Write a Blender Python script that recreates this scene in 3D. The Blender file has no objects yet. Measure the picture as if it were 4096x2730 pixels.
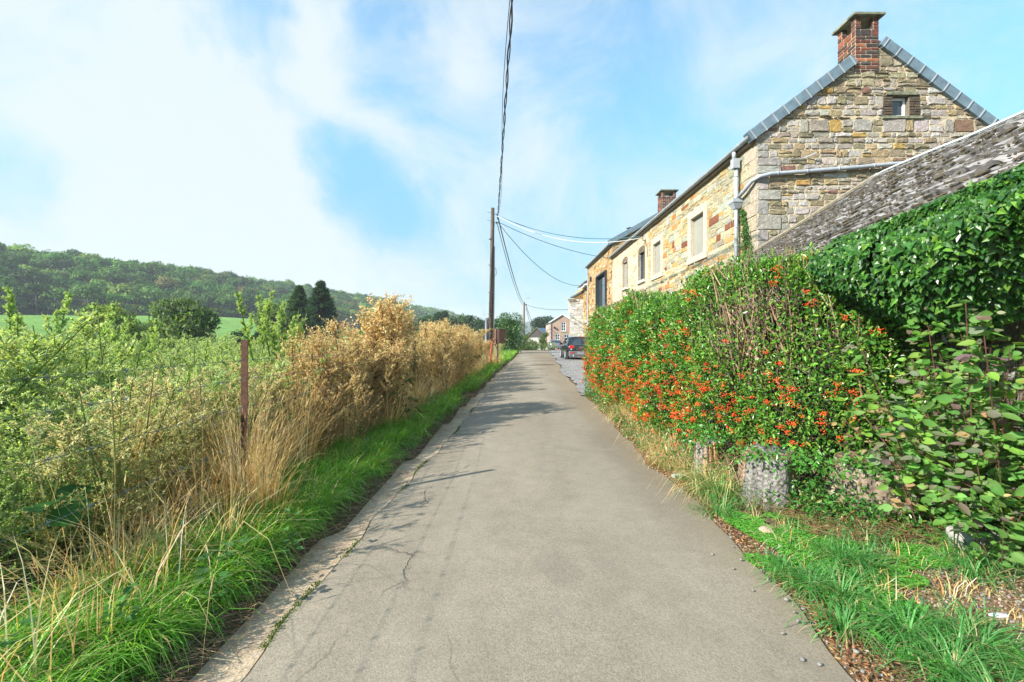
import bpy, math, random
import numpy as np
from mathutils import Vector, Matrix

sc = bpy.context.scene
# ---------------------------------------------------------------- camera
CAM_H = 1.5
cd = bpy.data.cameras.new("camera"); cam = bpy.data.objects.new("camera", cd)
sc.collection.objects.link(cam); sc.camera = cam
cam.location = (0, 0, CAM_H); cam.rotation_euler = (math.radians(90), 0, 0)
cd.sensor_width = 36; cd.lens = 16.0; cd.clip_start = 0.05; cd.clip_end = 9000

# ---------------------------------------------------------------- light
SUN_EL = math.radians(31); SH = Vector((0.87, 0.495))      # direction the shadows fall
sd = bpy.data.lights.new("sun", 'SUN'); sun = bpy.data.objects.new("sun", sd); sc.collection.objects.link(sun)
sd.energy = 5.0; sd.angle = math.radians(0.6); sd.color = (1.0, 0.93, 0.82)
ldir = Vector((SH.x*math.cos(SUN_EL), SH.y*math.cos(SUN_EL), -math.sin(SUN_EL)))
sun.rotation_euler = ldir.to_track_quat('-Z', 'Y').to_euler(); sun.location = (-40, -20, 40)
sc.view_settings.view_transform = 'Standard'; sc.view_settings.look = 'None'
sc.view_settings.exposure = 1.12; sc.view_settings.gamma = 1.0
sc.cycles.use_denoising = True
sc.cycles.max_bounces = 5; sc.cycles.diffuse_bounces = 2; sc.cycles.glossy_bounces = 2
sc.cycles.transmission_bounces = 3; sc.cycles.transparent_max_bounces = 6
sc.cycles.volume_bounces = 0; sc.cycles.caustics_reflective = False; sc.cycles.caustics_refractive = False

SKYTINT = (0.74, 1.60, 1.68, 1)
w = bpy.data.worlds.new("World"); sc.world = w; w.use_nodes = True
NT = w.node_tree; NT.nodes.clear()
def wn(t, **k):
    n = NT.nodes.new(t)
    for a, b in k.items(): setattr(n, a, b)
    return n
def wl(a, b): NT.links.new(a, b)
def wmath(op, a, b=None, c=None, clamp=False):
    n = wn('ShaderNodeMath', operation=op, use_clamp=clamp)
    for i, v in enumerate((a, b, c)):
        if v is None: continue
        if isinstance(v, (int, float)): n.inputs[i].default_value = v
        else: wl(v, n.inputs[i])
    return n.outputs[0]
sky = wn('ShaderNodeTexSky', sky_type='NISHITA', sun_disc=False)
sky.sun_elevation = SUN_EL; sky.sun_rotation = math.radians(240.4); sky.air_density = 1.0; sky.dust_density = 0.6; sky.ozone_density = 2.0
tc = wn('ShaderNodeTexCoord'); dirv = tc.outputs['Generated']
sep = wn('ShaderNodeSeparateXYZ'); wl(dirv, sep.inputs[0])
den = wmath('ADD', wmath('MAXIMUM', sep.outputs[2], 0.0), 0.30)
cmb = wn('ShaderNodeCombineXYZ')
wl(wmath('DIVIDE', sep.outputs[0], den), cmb.inputs[0]); wl(wmath('DIVIDE', sep.outputs[1], den), cmb.inputs[1])
def wnoise(vec, scale, detail, dist=0.0, rough=0.55, rot=0.0, stretch=(1, 1, 1)):
    mp = wn('ShaderNodeMapping'); wl(vec, mp.inputs[0]); mp.inputs['Rotation'].default_value = (0, 0, rot); mp.inputs['Scale'].default_value = stretch
    n = wn('ShaderNodeTexNoise'); wl(mp.outputs[0], n.inputs['Vector']); n.inputs['Scale'].default_value = scale
    n.inputs['Detail'].default_value = detail; n.inputs['Roughness'].default_value = rough; n.inputs['Distortion'].default_value = dist
    return n.outputs['Fac']
def wscale(vec, f):
    n = wn('ShaderNodeVectorMath', operation='SCALE'); wl(vec, n.inputs[0]); n.inputs['Scale'].default_value = f; return n.outputs[0]
def wvadd(a, b):
    n = wn('ShaderNodeVectorMath', operation='ADD'); wl(a, n.inputs[0])
    if isinstance(b, tuple): n.inputs[1].default_value = b
    else: wl(b, n.inputs[1])
    return n.outputs[0]
n1 = wnoise(cmb.outputs[0], 1.3, 8, 0.6, 0.55, math.radians(30), (1, 0.55, 1))
n2 = wnoise(dirv, 4.2, 10, 0.7, 0.66)
acc = wmath('ADD', wmath('MULTIPLY', wmath('SUBTRACT', n1, 0.5), 2.0), wmath('MULTIPLY', wmath('SUBTRACT', n2, 0.5), 2.3))
# warp the directions so that the banks of cloud have ragged, wispy edges
wz = wn('ShaderNodeTexNoise'); wl(dirv, wz.inputs['Vector']); wz.inputs['Scale'].default_value = 4.5; wz.inputs['Detail'].default_value = 7; wz.inputs['Roughness'].default_value = .6
wdir = wvadd(dirv, wscale(wvadd(wz.outputs['Color'], (-.5, -.5, -.5)), 0.20))
nrm = wn('ShaderNodeVectorMath', operation='NORMALIZE'); wl(wdir, nrm.inputs[0]); wdir = nrm.outputs[0]
# soft banks of cloud and holes between them, as directions in the sky: (x/y, z/y, radius, weight)
for (u, v, r, wt) in [(-0.92, 0.62, 0.30, 0.42), (-0.80, 0.36, 0.30, 0.45), (-0.62, 0.58, 0.14, 0.22), (-0.55, 0.34, 0.13, 0.30), (-1.05, 0.20, 0.18, 0.10),
                      (-0.61, 0.78, 0.07, -0.65), (-0.55, 0.68, 0.06, -0.50), (-0.51, 0.58, 0.055, -0.42), (-0.46, 0.47, 0.06, -0.45), (-0.39, 0.39, 0.07, -0.60), (-0.31, 0.32, 0.08, -0.60), (-0.23, 0.27, 0.07, -0.40),
                      (-0.27, 0.61, 0.08, -0.55), (-1.13, 0.38, 0.06, -0.5), (0.10, 0.22, 0.12, -0.30), (0.24, 0.60, 0.13, -0.30), (0.30, 0.42, 0.10, -0.26), (0.45, 0.55, 0.12, -0.1), (-0.2, 0.78, 0.07, -.3),
                      (-0.10, 0.45, 0.14, 0.34), (0.10, 0.34, 0.14, 0.24), (-0.40, 0.60, 0.07, 0.25), (-0.16, 0.68, 0.10, 0.30), (0.02, 0.68, 0.14, 0.20), (-0.25, 0.12, 0.22, 0.22), (1.1, 0.65, 0.2, -0.15), (0.75, 0.45, 0.2, .05)]:
    d = Vector((u, 1, v)).normalized()
    dp = wn('ShaderNodeVectorMath', operation='DOT_PRODUCT'); wl(wdir, dp.inputs[0]); dp.inputs[1].default_value = d
    mr = wn('ShaderNodeMapRange', interpolation_type='SMOOTHSTEP'); wl(dp.outputs['Value'], mr.inputs['Value'])
    mr.inputs['From Min'].default_value = math.cos(r*1.5); mr.inputs['From Max'].default_value = 1.0
    mr.inputs['To Min'].default_value = 0; mr.inputs['To Max'].default_value = wt
    acc = wmath('ADD', acc, mr.outputs[0])
hz = wn('ShaderNodeMapRange', interpolation_type='SMOOTHSTEP'); wl(sep.outputs[2], hz.inputs['Value'])
hz.inputs['From Min'].default_value = 0.0; hz.inputs['From Max'].default_value = 0.25; hz.inputs['To Min'].default_value = 0.30; hz.inputs['To Max'].default_value = 0.0
acc = wmath('ADD', acc, hz.outputs[0])
mk = wn('ShaderNodeMapRange', interpolation_type='SMOOTHSTEP'); wl(acc, mk.inputs['Value'])
mk.inputs['From Min'].default_value = -0.66; mk.inputs['From Max'].default_value = 0.95; mk.inputs['To Min'].default_value = 0.16; mk.inputs['To Max'].default_value = 0.97
tint = wn('ShaderNodeMix', data_type='RGBA', blend_type='MULTIPLY'); tint.inputs[0].default_value = 1.0
dm = wn('ShaderNodeMapRange', interpolation_type='SMOOTHSTEP'); wl(sep.outputs[2], dm.inputs['Value'])
dm.inputs['From Min'].default_value = 0.0; dm.inputs['From Max'].default_value = 0.5; dm.inputs['To Min'].default_value = 0.34; dm.inputs['To Max'].default_value = 1.0
tv = wn('ShaderNodeVectorMath', operation='SCALE'); tv.inputs[0].default_value = SKYTINT[:3]; wl(dm.outputs[0], tv.inputs['Scale'])
wl(sky.outputs[0], tint.inputs[6]); wl(tv.outputs[0], tint.inputs[7])
mx = wn('ShaderNodeMix', data_type='RGBA'); wl(mk.outputs[0], mx.inputs[0]); wl(tint.outputs[2], mx.inputs[6]); mx.inputs[7].default_value = (3.95, 4.4, 4.55, 1)
bg = wn('ShaderNodeBackground'); wl(mx.outputs[2], bg.inputs[0]); bg.inputs[1].default_value = 0.10
wo = wn('ShaderNodeOutputWorld'); wl(bg.outputs[0], wo.inputs[0])

# ---------------------------------------------------------------- helpers
HAZE = 0.00050
R = np.random.RandomState(7)
F = 1046.0
def tag(o, label=None, cat=None, group=None, kind=None):
    if label: o['label'] = label
    if cat: o['category'] = cat
    if group: o['group'] = group
    if kind: o['kind'] = kind
    return o
def empty(name, loc=(0, 0, 0), rz=0.0, label=None, cat=None, group=None):
    o = bpy.data.objects.new(name, None); sc.collection.objects.link(o); o.location = loc; o.rotation_euler = (0, 0, rz)
    o.empty_display_size = 0.2
    return tag(o, label, cat, group)
def link_mesh(name, me, mat, parent=None):
    o = bpy.data.objects.new(name, me); sc.collection.objects.link(o)
    if mat is not None:
        for m in (mat if isinstance(mat, (list, tuple)) else [mat]): me.materials.append(m)
    if parent is not None: o.parent = parent
    return o
def np_mesh(name, V, faces, col=None, mat=None, parent=None, smooth=False):
    """V (n,3); faces: list of (m,k) int arrays; col (n,3) linear colours per vertex."""
    me = bpy.data.meshes.new(name)
    V = np.asarray(V, dtype=np.float32)
    me.vertices.add(len(V)); me.vertices.foreach_set('co', V.ravel())
    fs = [np.asarray(f, dtype=np.int32) for f in faces if len(f)]
    idx = np.concatenate([f.ravel() for f in fs]); tot = np.concatenate([np.full(len(f), f.shape[1], dtype=np.int32) for f in fs])
    start = np.concatenate([[0], np.cumsum(tot)[:-1]]).astype(np.int32)
    me.loops.add(len(idx)); me.loops.foreach_set('vertex_index', idx)
    me.polygons.add(len(tot)); me.polygons.foreach_set('loop_start', start)
    me.polygons.foreach_set('use_smooth', np.full(len(tot), bool(smooth)))
    if col is not None:
        a = me.color_attributes.new('Col', 'FLOAT_COLOR', 'POINT')
        c = np.ones((len(V), 4), dtype=np.float32); c[:, :3] = col
        a.data.foreach_set('color', c.ravel())
    me.update(calc_edges=True); me.validate()
    return link_mesh(name, me, mat, parent)
class MB:
    def __init__(s): s.v = []; s.f = []; s.c = []; s.n = 0
    def add(s, vs, fs, col=(.5, .5, .5)):
        vs = [tuple(v) for v in vs]
        s.v += vs; s.f += [tuple(i+s.n for i in f) for f in fs]; s.c += [col]*len(vs); s.n += len(vs)
    def box(s, c, d, rz=0.0, col=(.5, .5, .5), tilt=None):
        x, y, z = d[0]/2, d[1]/2, d[2]/2
        M = Matrix.Rotation(rz, 3, 'Z')
        if tilt is not None: M = M @ tilt
        vs = [Vector(c)+M @ Vector((sx*x, sy*y, sz*z)) for sz in (-1, 1) for sy in (-1, 1) for sx in (-1, 1)]
        s.add(vs, [(0, 2, 3, 1), (4, 5, 7, 6), (0, 1, 5, 4), (2, 6, 7, 3), (0, 4, 6, 2), (1, 3, 7, 5)], col)
    def box2(s, a, b, col=(.5, .5, .5)):
        s.box([(a[i]+b[i])/2 for i in range(3)], [abs(b[i]-a[i]) for i in range(3)], 0, col)
    def tube(s, pts, r, seg=6, col=(.5, .5, .5), caps=True):
        pts = [Vector(p) for p in pts]; n = len(pts)
        rr = list(r) if hasattr(r, '__len__') else [r]*n
        vs = []; 
        for i, p in enumerate(pts):
            t = (pts[min(i+1, n-1)]-pts[max(i-1, 0)]).normalized()
            a = Vector((0, 0, 1)) if abs(t.z) < .9 else Vector((1, 0, 0))
            u = t.cross(a).normalized(); v = t.cross(u)
            vs += [p+(u*math.cos(2*math.pi*k/seg)+v*math.sin(2*math.pi*k/seg))*rr[i] for k in range(seg)]
        fs = [(i*seg+k, i*seg+(k+1) % seg, (i+1)*seg+(k+1) % seg, (i+1)*seg+k) for i in range(n-1) for k in range(seg)]
        if caps: fs += [tuple(reversed(range(seg))), tuple(range((n-1)*seg, n*seg))]
        s.add(vs, fs, col)
    def lathe(s, prof, c=(0, 0, 0), seg=16, col=(.5, .5, .5), axis='Z'):
        vs = []
        for (r, h) in prof:
            for k in range(seg):
                a = 2*math.pi*k/seg; p = Vector((r*math.cos(a), r*math.sin(a), h))
                if axis == 'X': p = Vector((h, p.x, p.y))
                if axis == 'Y': p = Vector((p.x, h, p.y))
                vs.append(Vector(c)+p)
        m = len(prof)
        fs = [(i*seg+k, i*seg+(k+1) % seg, (i+1)*seg+(k+1) % seg, (i+1)*seg+k) for i in range(m-1) for k in range(seg)]
        fs += [tuple(reversed(range(seg))), tuple(range((m-1)*seg, m*seg))]
        s.add(vs, fs, col)
    def prism(s, poly, y0, y1, col=(.5, .5, .5), axis='Y'):
        n = len(poly)
        def P(a, b, t): return (a, t, b) if axis == 'Y' else ((t, a, b) if axis == 'X' else (a, b, t))
        vs = [P(a, b, y0) for a, b in poly]+[P(a, b, y1) for a, b in poly]
        s.add(vs, [tuple(range(n)), tuple(reversed(range(n, 2*n)))]+[(i, i+n, (i+1) % n+n, (i+1) % n) for i in range(n)], col)
    def build(s, name, mat, parent=None, smooth=False, bevel=0, fixn=False):
        by = {}
        for f in s.f: by.setdefault(len(f), []).append(f)
        o = np_mesh(name, np.array(s.v), [np.array(f) for f in by.values()], np.array(s.c), mat, parent, smooth)
        if fixn or bevel:
            import bmesh
            bm = bmesh.new(); bm.from_mesh(o.data); bmesh.ops.recalc_face_normals(bm, faces=bm.faces); bm.to_mesh(o.data); bm.free()
        if bevel:
            m = o.modifiers.new('bevel', 'BEVEL'); m.width = bevel; m.segments = 2; m.limit_method = 'ANGLE'
        return o
M_BLUE = None
def copy_tree(o, parent=None):
    c = o.copy(); sc.collection.objects.link(c); c.parent = parent
    for ch in list(o.children): copy_tree(ch, c)
    return c

# ---------------------------------------------------------------- materials
class MT:
    def __init__(s, name):
        s.m = bpy.data.materials.new(name); s.m.use_nodes = True; s.t = s.m.node_tree; s.t.nodes.clear()
        s.out = s.n('ShaderNodeOutputMaterial'); s.b = s.n('ShaderNodeBsdfPrincipled'); s.l(s.b.outputs[0], s.out.inputs[0])
        s.tc = s.n('ShaderNodeTexCoord')
    def n(s, t, **k):
        x = s.t.nodes.new(t)
        for a, b in k.items(): setattr(x, a, b)
        return x
    def l(s, a, b): s.t.links.new(a, b)
    def noise(s, scale, detail=4, rough=.55, dist=0, vec=None, stretch=None):
        x = s.n('ShaderNodeTexNoise'); v = vec or s.tc.outputs['Object']
        if stretch:
            mp = s.n('ShaderNodeMapping'); s.l(v, mp.inputs[0]); mp.inputs['Scale'].default_value = stretch; v = mp.outputs[0]
        s.l(v, x.inputs['Vector']); x.inputs['Scale'].default_value = scale; x.inputs['Detail'].default_value = detail
        x.inputs['Roughness'].default_value = rough; x.inputs['Distortion'].default_value = dist
        return x.outputs['Fac']
    def vor(s, scale, feature='F1', out='Distance', vec=None, rand=1.0):
        x = s.n('ShaderNodeTexVoronoi', feature=feature); s.l(vec or s.tc.outputs['Object'], x.inputs['Vector']); x.inputs['Scale'].default_value = scale
        x.inputs['Randomness'].default_value = rand
        return x.outputs[out]
    def rng(s, v, a, b, c, d, smooth=False):
        x = s.n('ShaderNodeMapRange'); s.l(v, x.inputs['Value'])
        if smooth: x.interpolation_type = 'SMOOTHSTEP'
        for k, q in zip(('From Min', 'From Max', 'To Min', 'To Max'), (a, b, c, d)): x.inputs[k].default_value = q
        return x.outputs[0]
    def math(s, op, a, b, clamp=False):
        x = s.n('ShaderNodeMath', operation=op, use_clamp=clamp)
        for i, v in enumerate((a, b)):
            if isinstance(v, (int, float)): x.inputs[i].default_value = v
            else: s.l(v, x.inputs[i])
        return x.outputs[0]
    def mix(s, f, a, b, blend='MIX'):
        x = s.n('ShaderNodeMix', data_type='RGBA', blend_type=blend)
        for i, v in ((0, f), (6, a), (7, b)):
            if isinstance(v, (int, float)): x.inputs[i].default_value = v
            elif isinstance(v, (tuple, list)): x.inputs[i].default_value = (*v[:3], 1)
            else: s.l(v, x.inputs[i])
        return x.outputs[2]
    def ramp(s, v, stops):
        x = s.n('ShaderNodeValToRGB'); s.l(v, x.inputs[0]); e = x.color_ramp.elements
        while len(e) < len(stops): e.new(0.5)
        for k, (p, c) in enumerate(stops): e[k].position = p; e[k].color = (*c, 1)
        return x.outputs[0]
    def attr(s):
        x = s.n('ShaderNodeAttribute', attribute_name='Col'); return x.outputs['Color']
    def scale(s, c, f):   # colour times a grey value
        x = s.n('ShaderNodeMix', data_type='RGBA', blend_type='MULTIPLY'); x.inputs[0].default_value = 1
        s.l(c, x.inputs[6]); s.l(f, x.inputs[7]); return x.outputs[2]
    def bump(s, h, strength=.5, dist=.01, base=None):
        x = s.n('ShaderNodeBump'); x.inputs['Strength'].default_value = strength; x.inputs['Distance'].default_value = dist
        s.l(h, x.inputs['Height'])
        if base is not None: s.l(base, x.inputs['Normal'])
        s.nrm = x.outputs[0]; s.l(x.outputs[0], s.b.inputs['Normal']); return x.outputs[0]
    def fin(s, col, rough=.8, metal=0, spec=.5):
        if isinstance(col, (tuple, list)): s.b.inputs['Base Color'].default_value = (*col[:3], 1)
        else: s.l(col, s.b.inputs['Base Color'])
        if isinstance(rough, (int, float)): s.b.inputs['Roughness'].default_value = rough
        else: s.l(rough, s.b.inputs['Roughness'])
        s.b.inputs['Metallic'].default_value = metal; s.b.inputs['Specular IOR Level'].default_value = spec
        return s.m
def simple(name, col, rough=.7, metal=0, var=.25, nscale=6, bump=0, bscale=60, spec=.5, attr=False, stretch=None):
    t = MT(name)
    base = t.attr() if attr else t.mix(0.0, col, col)
    f = t.rng(t.noise(nscale, 5, stretch=stretch), .3, .7, 1-var, 1+var)
    c = t.scale(base, f)
    if bump: t.bump(t.noise(bscale, 4, stretch=stretch), bump, .01)
    return t.fin(c, rough, metal, spec)
def leafmat(name, trans=.35, rough=.45, spec=.4, tmul=(1.3, 1.35, .5)):
    t = MT(name); c = t.attr()
    t.fin(c, rough, 0, spec)
    tr = t.n('ShaderNodeBsdfTranslucent'); t.l(t.mix(1.0, c, tmul, 'MULTIPLY'), tr.inputs[0])
    ms = t.n('ShaderNodeMixShader'); ms.inputs[0].default_value = trans
    t.l(t.b.outputs[0], ms.inputs[1]); t.l(tr.outputs[0], ms.inputs[2]); t.l(ms.outputs[0], t.out.inputs[0])
    return t.m
M = {}
M['leaf'] = leafmat('glossy_leaf', .30, .34, .5)
M['leaf_soft'] = leafmat('soft_leaf', .45, .6, .3)
M['grass'] = leafmat('grass_blade', .48, .42, .4)
M['dry'] = leafmat('dry_stalk', .42, .6, .25, (1.1, 1.0, .75))
M['far_leaf'] = leafmat('distant_leaf', .25, .7, .2)
M['bark'] = simple('bark', (.075, .058, .045), .9, var=.5, nscale=9, bump=.8, bscale=40, stretch=(1, 1, .25))
M['twig'] = simple('twig', (.26, .15, .09), .8, var=.4, nscale=12, attr=True)
M['berry'] = simple('berry', (.8, .12, .02), .35, var=.15, attr=True)
M['stone'] = None
def stone_mat(name, rough_bump=.8):
    t = MT(name); c = t.attr()
    a = t.noise(11, 7, .7, .4); b = t.noise(38, 6, .7)
    f = t.math('MULTIPLY', t.rng(a, .25, .75, .66, 1.3), t.rng(b, .25, .75, .68, 1.3))
    c2 = t.scale(c, f)
    h = t.math('ADD', t.math('MULTIPLY', a, 1.0), t.math('MULTIPLY', b, .5))
    t.bump(h, rough_bump, .07)
    return t.fin(c2, .92, 0, .2)
M['stone'] = stone_mat('rubble_stone', .9)
M['smooth_stone'] = stone_mat('dressed_stone', .25)
M['zinc'] = simple('zinc', (.13, .185, .225), .6, 0, var=.25, nscale=5)
M['pipe'] = simple('zinc_pipe', (.33, .36, .40), .55, 0, var=.12, nscale=5)
M['dark_metal'] = simple('dark_metal', (.035, .04, .048), .45, .3, var=.1)
M['timber'] = simple('timber', (.20, .14, .09), .85, var=.35, nscale=7, bump=.4, bscale=30, stretch=(1, 1, .2))
M['rust'] = simple('rusty_steel', (.085, .036, .020), .85, .1, var=.55, nscale=14, bump=.4, bscale=60)
M['wire'] = simple('galvanised_wire', (.16, .17, .18), .5, .7, var=.3)
M['cable'] = simple('cable_black', (.015, .017, .02), .5)
M['cable_teal'] = simple('cable_teal', (.02, .12, .15), .5)
M['cable_pale'] = simple('cable_pale', (.62, .62, .58), .5)
M['white_paint'] = simple('white_paint', (.72, .74, .74), .45, var=.06)
M['cream_paint'] = simple('cream_shutter', (.27, .26, .225), .7, var=.10, nscale=2)
def glass_mat(name, col=(.03, .045, .055), rough=.06):
    t = MT(name); f = t.rng(t.noise(1.5, 2), .3, .7, .7, 1.3)
    return t.fin(t.scale(t.mix(0., col, col), f), rough, 0, .9)
M['glass'] = glass_mat('window_glass')
M['black_paint'] = simple('black_car_paint', (.012, .013, .016), .16, 0, var=.1, spec=.8)
M['silver_paint'] = simple('silver_car_paint', (.25, .28, .32), .3, .6, var=.05)
M['plastic'] = simple('grey_plastic', (.10, .105, .115), .55, var=.1)
M['rubber'] = simple('rubber', (.02, .02, .02), .8)
M['chrome'] = simple('chrome', (.75, .76, .78), .15, 1.0, var=.03)
M['lamp_red'] = simple('red_lens', (.50, .012, .010), .2, var=.1, spec=.7)
M['plate'] = simple('number_plate', (.22, .21, .26), .5, var=.2, nscale=3)
# ---------------------------------------------------------------- terrain
def sstep(a, b, x):
    t = np.clip((np.asarray(x, float)-a)/(b-a), 0, 1); return t*t*(3-2*t)
def g(Y):            # height of the lane
    return 0.30*sstep(7, 28, Y)-0.08*sstep(32, 60, Y)
def fbm(x, y, s=1.0, seed=0.0):
    x = np.asarray(x)*s+seed; y = np.asarray(y)*s-seed*1.7
    return (np.sin(x+1.3*np.sin(y*.7))*np.cos(y*1.1+.6*np.sin(x*.9))+.5*np.sin(2.3*x+1.9*y+1)*np.cos(2.7*y-1.1*x)+.25*np.sin(5.1*x-3.3*y)*np.cos(4.3*y+2.9*x))/1.75
LE = np.array([(-3, -1.2), (2, -1.21), (2.82, -1.19), (3.82, -1.155), (4.97, -1.10), (7.26, -.944), (9.3, -.86), (12.5, -.73), (17.8, -.45), (21, -.17), (30, .25), (48, .9), (64, 1.2)])
GE = np.array([(-3, -1.56), (2, -1.56), (3, -1.56), (4.3, -1.48), (9, -1.30), (12.5, -1.10), (17.8, -.80), (30, -.05), (48, .6), (64, .9)])
RE = np.array([(-3, 1.5), (2.02, 1.51), (2.8, 1.62), (3.86, 1.71), (4.67, 1.71), (5.39, 1.67), (6.94, 1.75), (8.67, 1.86), (12.6, 1.97), (18.5, 2.1), (30, 2.9), (48, 4.0), (64, 5.5)])
def le(Y): return np.interp(Y, LE[:, 0], LE[:, 1])
def ge(Y): return np.interp(Y, GE[:, 0], GE[:, 1])
def re_(Y): return np.interp(Y, RE[:, 0], RE[:, 1])+.025*np.sin(np.asarray(Y)*3.1)+.015*np.sin(np.asarray(Y)*7.7)
RIDGE = np.array([(-330, 60), (-260, 130), (-223, 198), (-191, 236), (-182, 282), (-163, 324), (-144, 390), (-140, 462), (-112, 550), (-66, 804), (-40, 1100)], float)
def ridge_d(X, Y):
    X = np.asarray(X, float); Y = np.asarray(Y, float); best = np.full(np.broadcast(X, Y).shape, 1e9); side = np.zeros_like(best)
    for a, b in zip(RIDGE[:-1], RIDGE[1:]):
        ab = b-a; t = np.clip(((X-a[0])*ab[0]+(Y-a[1])*ab[1])/(ab@ab), 0, 1)
        dx = X-(a[0]+t*ab[0]); dy = Y-(a[1]+t*ab[1]); d = np.hypot(dx, dy)
        m = d < best; best = np.where(m, d, best); side = np.where(m, ab[0]*dy-ab[1]*dx, side)
    return best, side      # side < 0: the near (road) side
def hz_(X, Y):
    X = np.asarray(X, float); Y = np.asarray(Y, float)
    base = g(Y)
    u = -X-2.2
    drop = -.35*sstep(.3, 5, u)-2.6*sstep(9, 24, u)
    wv = sstep(10, 40, Y); 
    meadow = 11.5*sstep(28, 100, -X)*(.75+.35*sstep(60, 170, Y))
    d, s = ridge_d(X, Y)
    hill = 22.5*np.where(s < 0, 1-sstep(5, 105, d), 1-sstep(5, 400, d))
    fall = -2.0*sstep(66, 90, Y)*(1-sstep(28, 60, -X))
    far = 62*np.exp(-((X-75)/130)**2-((Y-1500)/260)**2)
    z = base+drop+meadow+hill+fall+far
    # the lane bed is cut below the paving
    inside = (X > ge(Y)+.12) & (X < re_(Y)-.24) & (Y < 62)
    z = np.where(inside, base-.09, z)
    z = z+.02*fbm(X, Y, 2.6)*(~inside)*((Y < 40) & (X > -14) & (X < 5) & ~((Y > 11.5) & (X > -1.2)))*(1-((X > re_(Y)-.5) & (X < re_(Y)+.2)))
    z = z-.05*((X > re_(Y)+.1) & (Y > 12.2) & (Y < 61.5) & (X < 6.5))
    z = z-.016*((X > re_(Y)-.5) & (X < re_(Y)+.45) & (Y < 62) & ~inside)
    z = z+.05*sstep(1.9, 3.4, X)*(Y < 11)
    return z
def gx(a, b, st): return np.arange(a, b, st)
xs = np.unique(np.concatenate([np.linspace(-900, -500, 6), gx(-500, -60, 10), gx(-60, -14, 1.5), gx(-14, -4, .4), gx(-4, 5, .1), gx(5, 16, .6), gx(16, 120, 6), np.linspace(120, 900, 26)]))
ys = np.unique(np.concatenate([np.linspace(-200, -20, 8), gx(-20, 0, 2), gx(0, 14, .16), gx(14, 62.5, .5), gx(62.5, 120, 3), gx(120, 900, 14), np.linspace(900, 1900, 30)]))
GX, GY = np.meshgrid(xs, ys); GZ = hz_(GX, GY)
V = np.stack([GX, GY, GZ], -1).reshape(-1, 3)
ny, nx = GX.shape; ii = np.arange(ny-1)[:, None]*nx+np.arange(nx-1)[None]
Fq = np.stack([ii, ii+1, ii+nx+1, ii+nx], -1).reshape(-1, 4)
X, Y = V[:, 0], V[:, 1]
soil = np.array([.17, .115, .075]); green = np.array([.17, .31, .07]); wood = np.array([.03, .045, .02]); under = np.array([.045, .05, .022]); grav = np.array([.3, .29, .27])
col = np.tile(green, (len(V), 1))
d, s = ridge_d(X, Y)
wd = np.where(((s < 0) & (d < 102)) | ((s >= 0) & (X < -20)), 1.0, 0.0)
col = col*(1-wd[:, None])+wood*wd[:, None]
m = (1-sstep(26, 34, -X))*(Y < 80); col = col*(1-m[:, None])+under*m[:, None]
m = ((X > -2.3) & (Y < 60)).astype(float); col = col*(1-m[:, None])+(under*.5+soil*.4)*m[:, None]
m = ((X > 1.0) & (Y < 60)).astype(float); col = col*(1-m[:, None])+soil*m[:, None]
m = (Y > 900).astype(float); col = col*(1-m[:, None])+np.array([.04, .08, .05])*m[:, None]
t = MT('earth'); c = t.attr()
pos = t.tc.outputs['Object']
f = t.math('MULTIPLY', t.rng(t.noise(.35, 6, .6), .3, .7, .75, 1.25), t.rng(t.noise(28, 5, .7), .25, .75, .55, 1.5))
t.bump(t.math('ADD', t.noise(40, 5, .7), t.vor(34)), .8, .03)
M['earth'] = t.fin(t.scale(c, f), .95, 0, .1)
o = np_mesh('ground', V, [Fq], col, M['earth'], None, True); tag(o, kind='structure')

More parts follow.
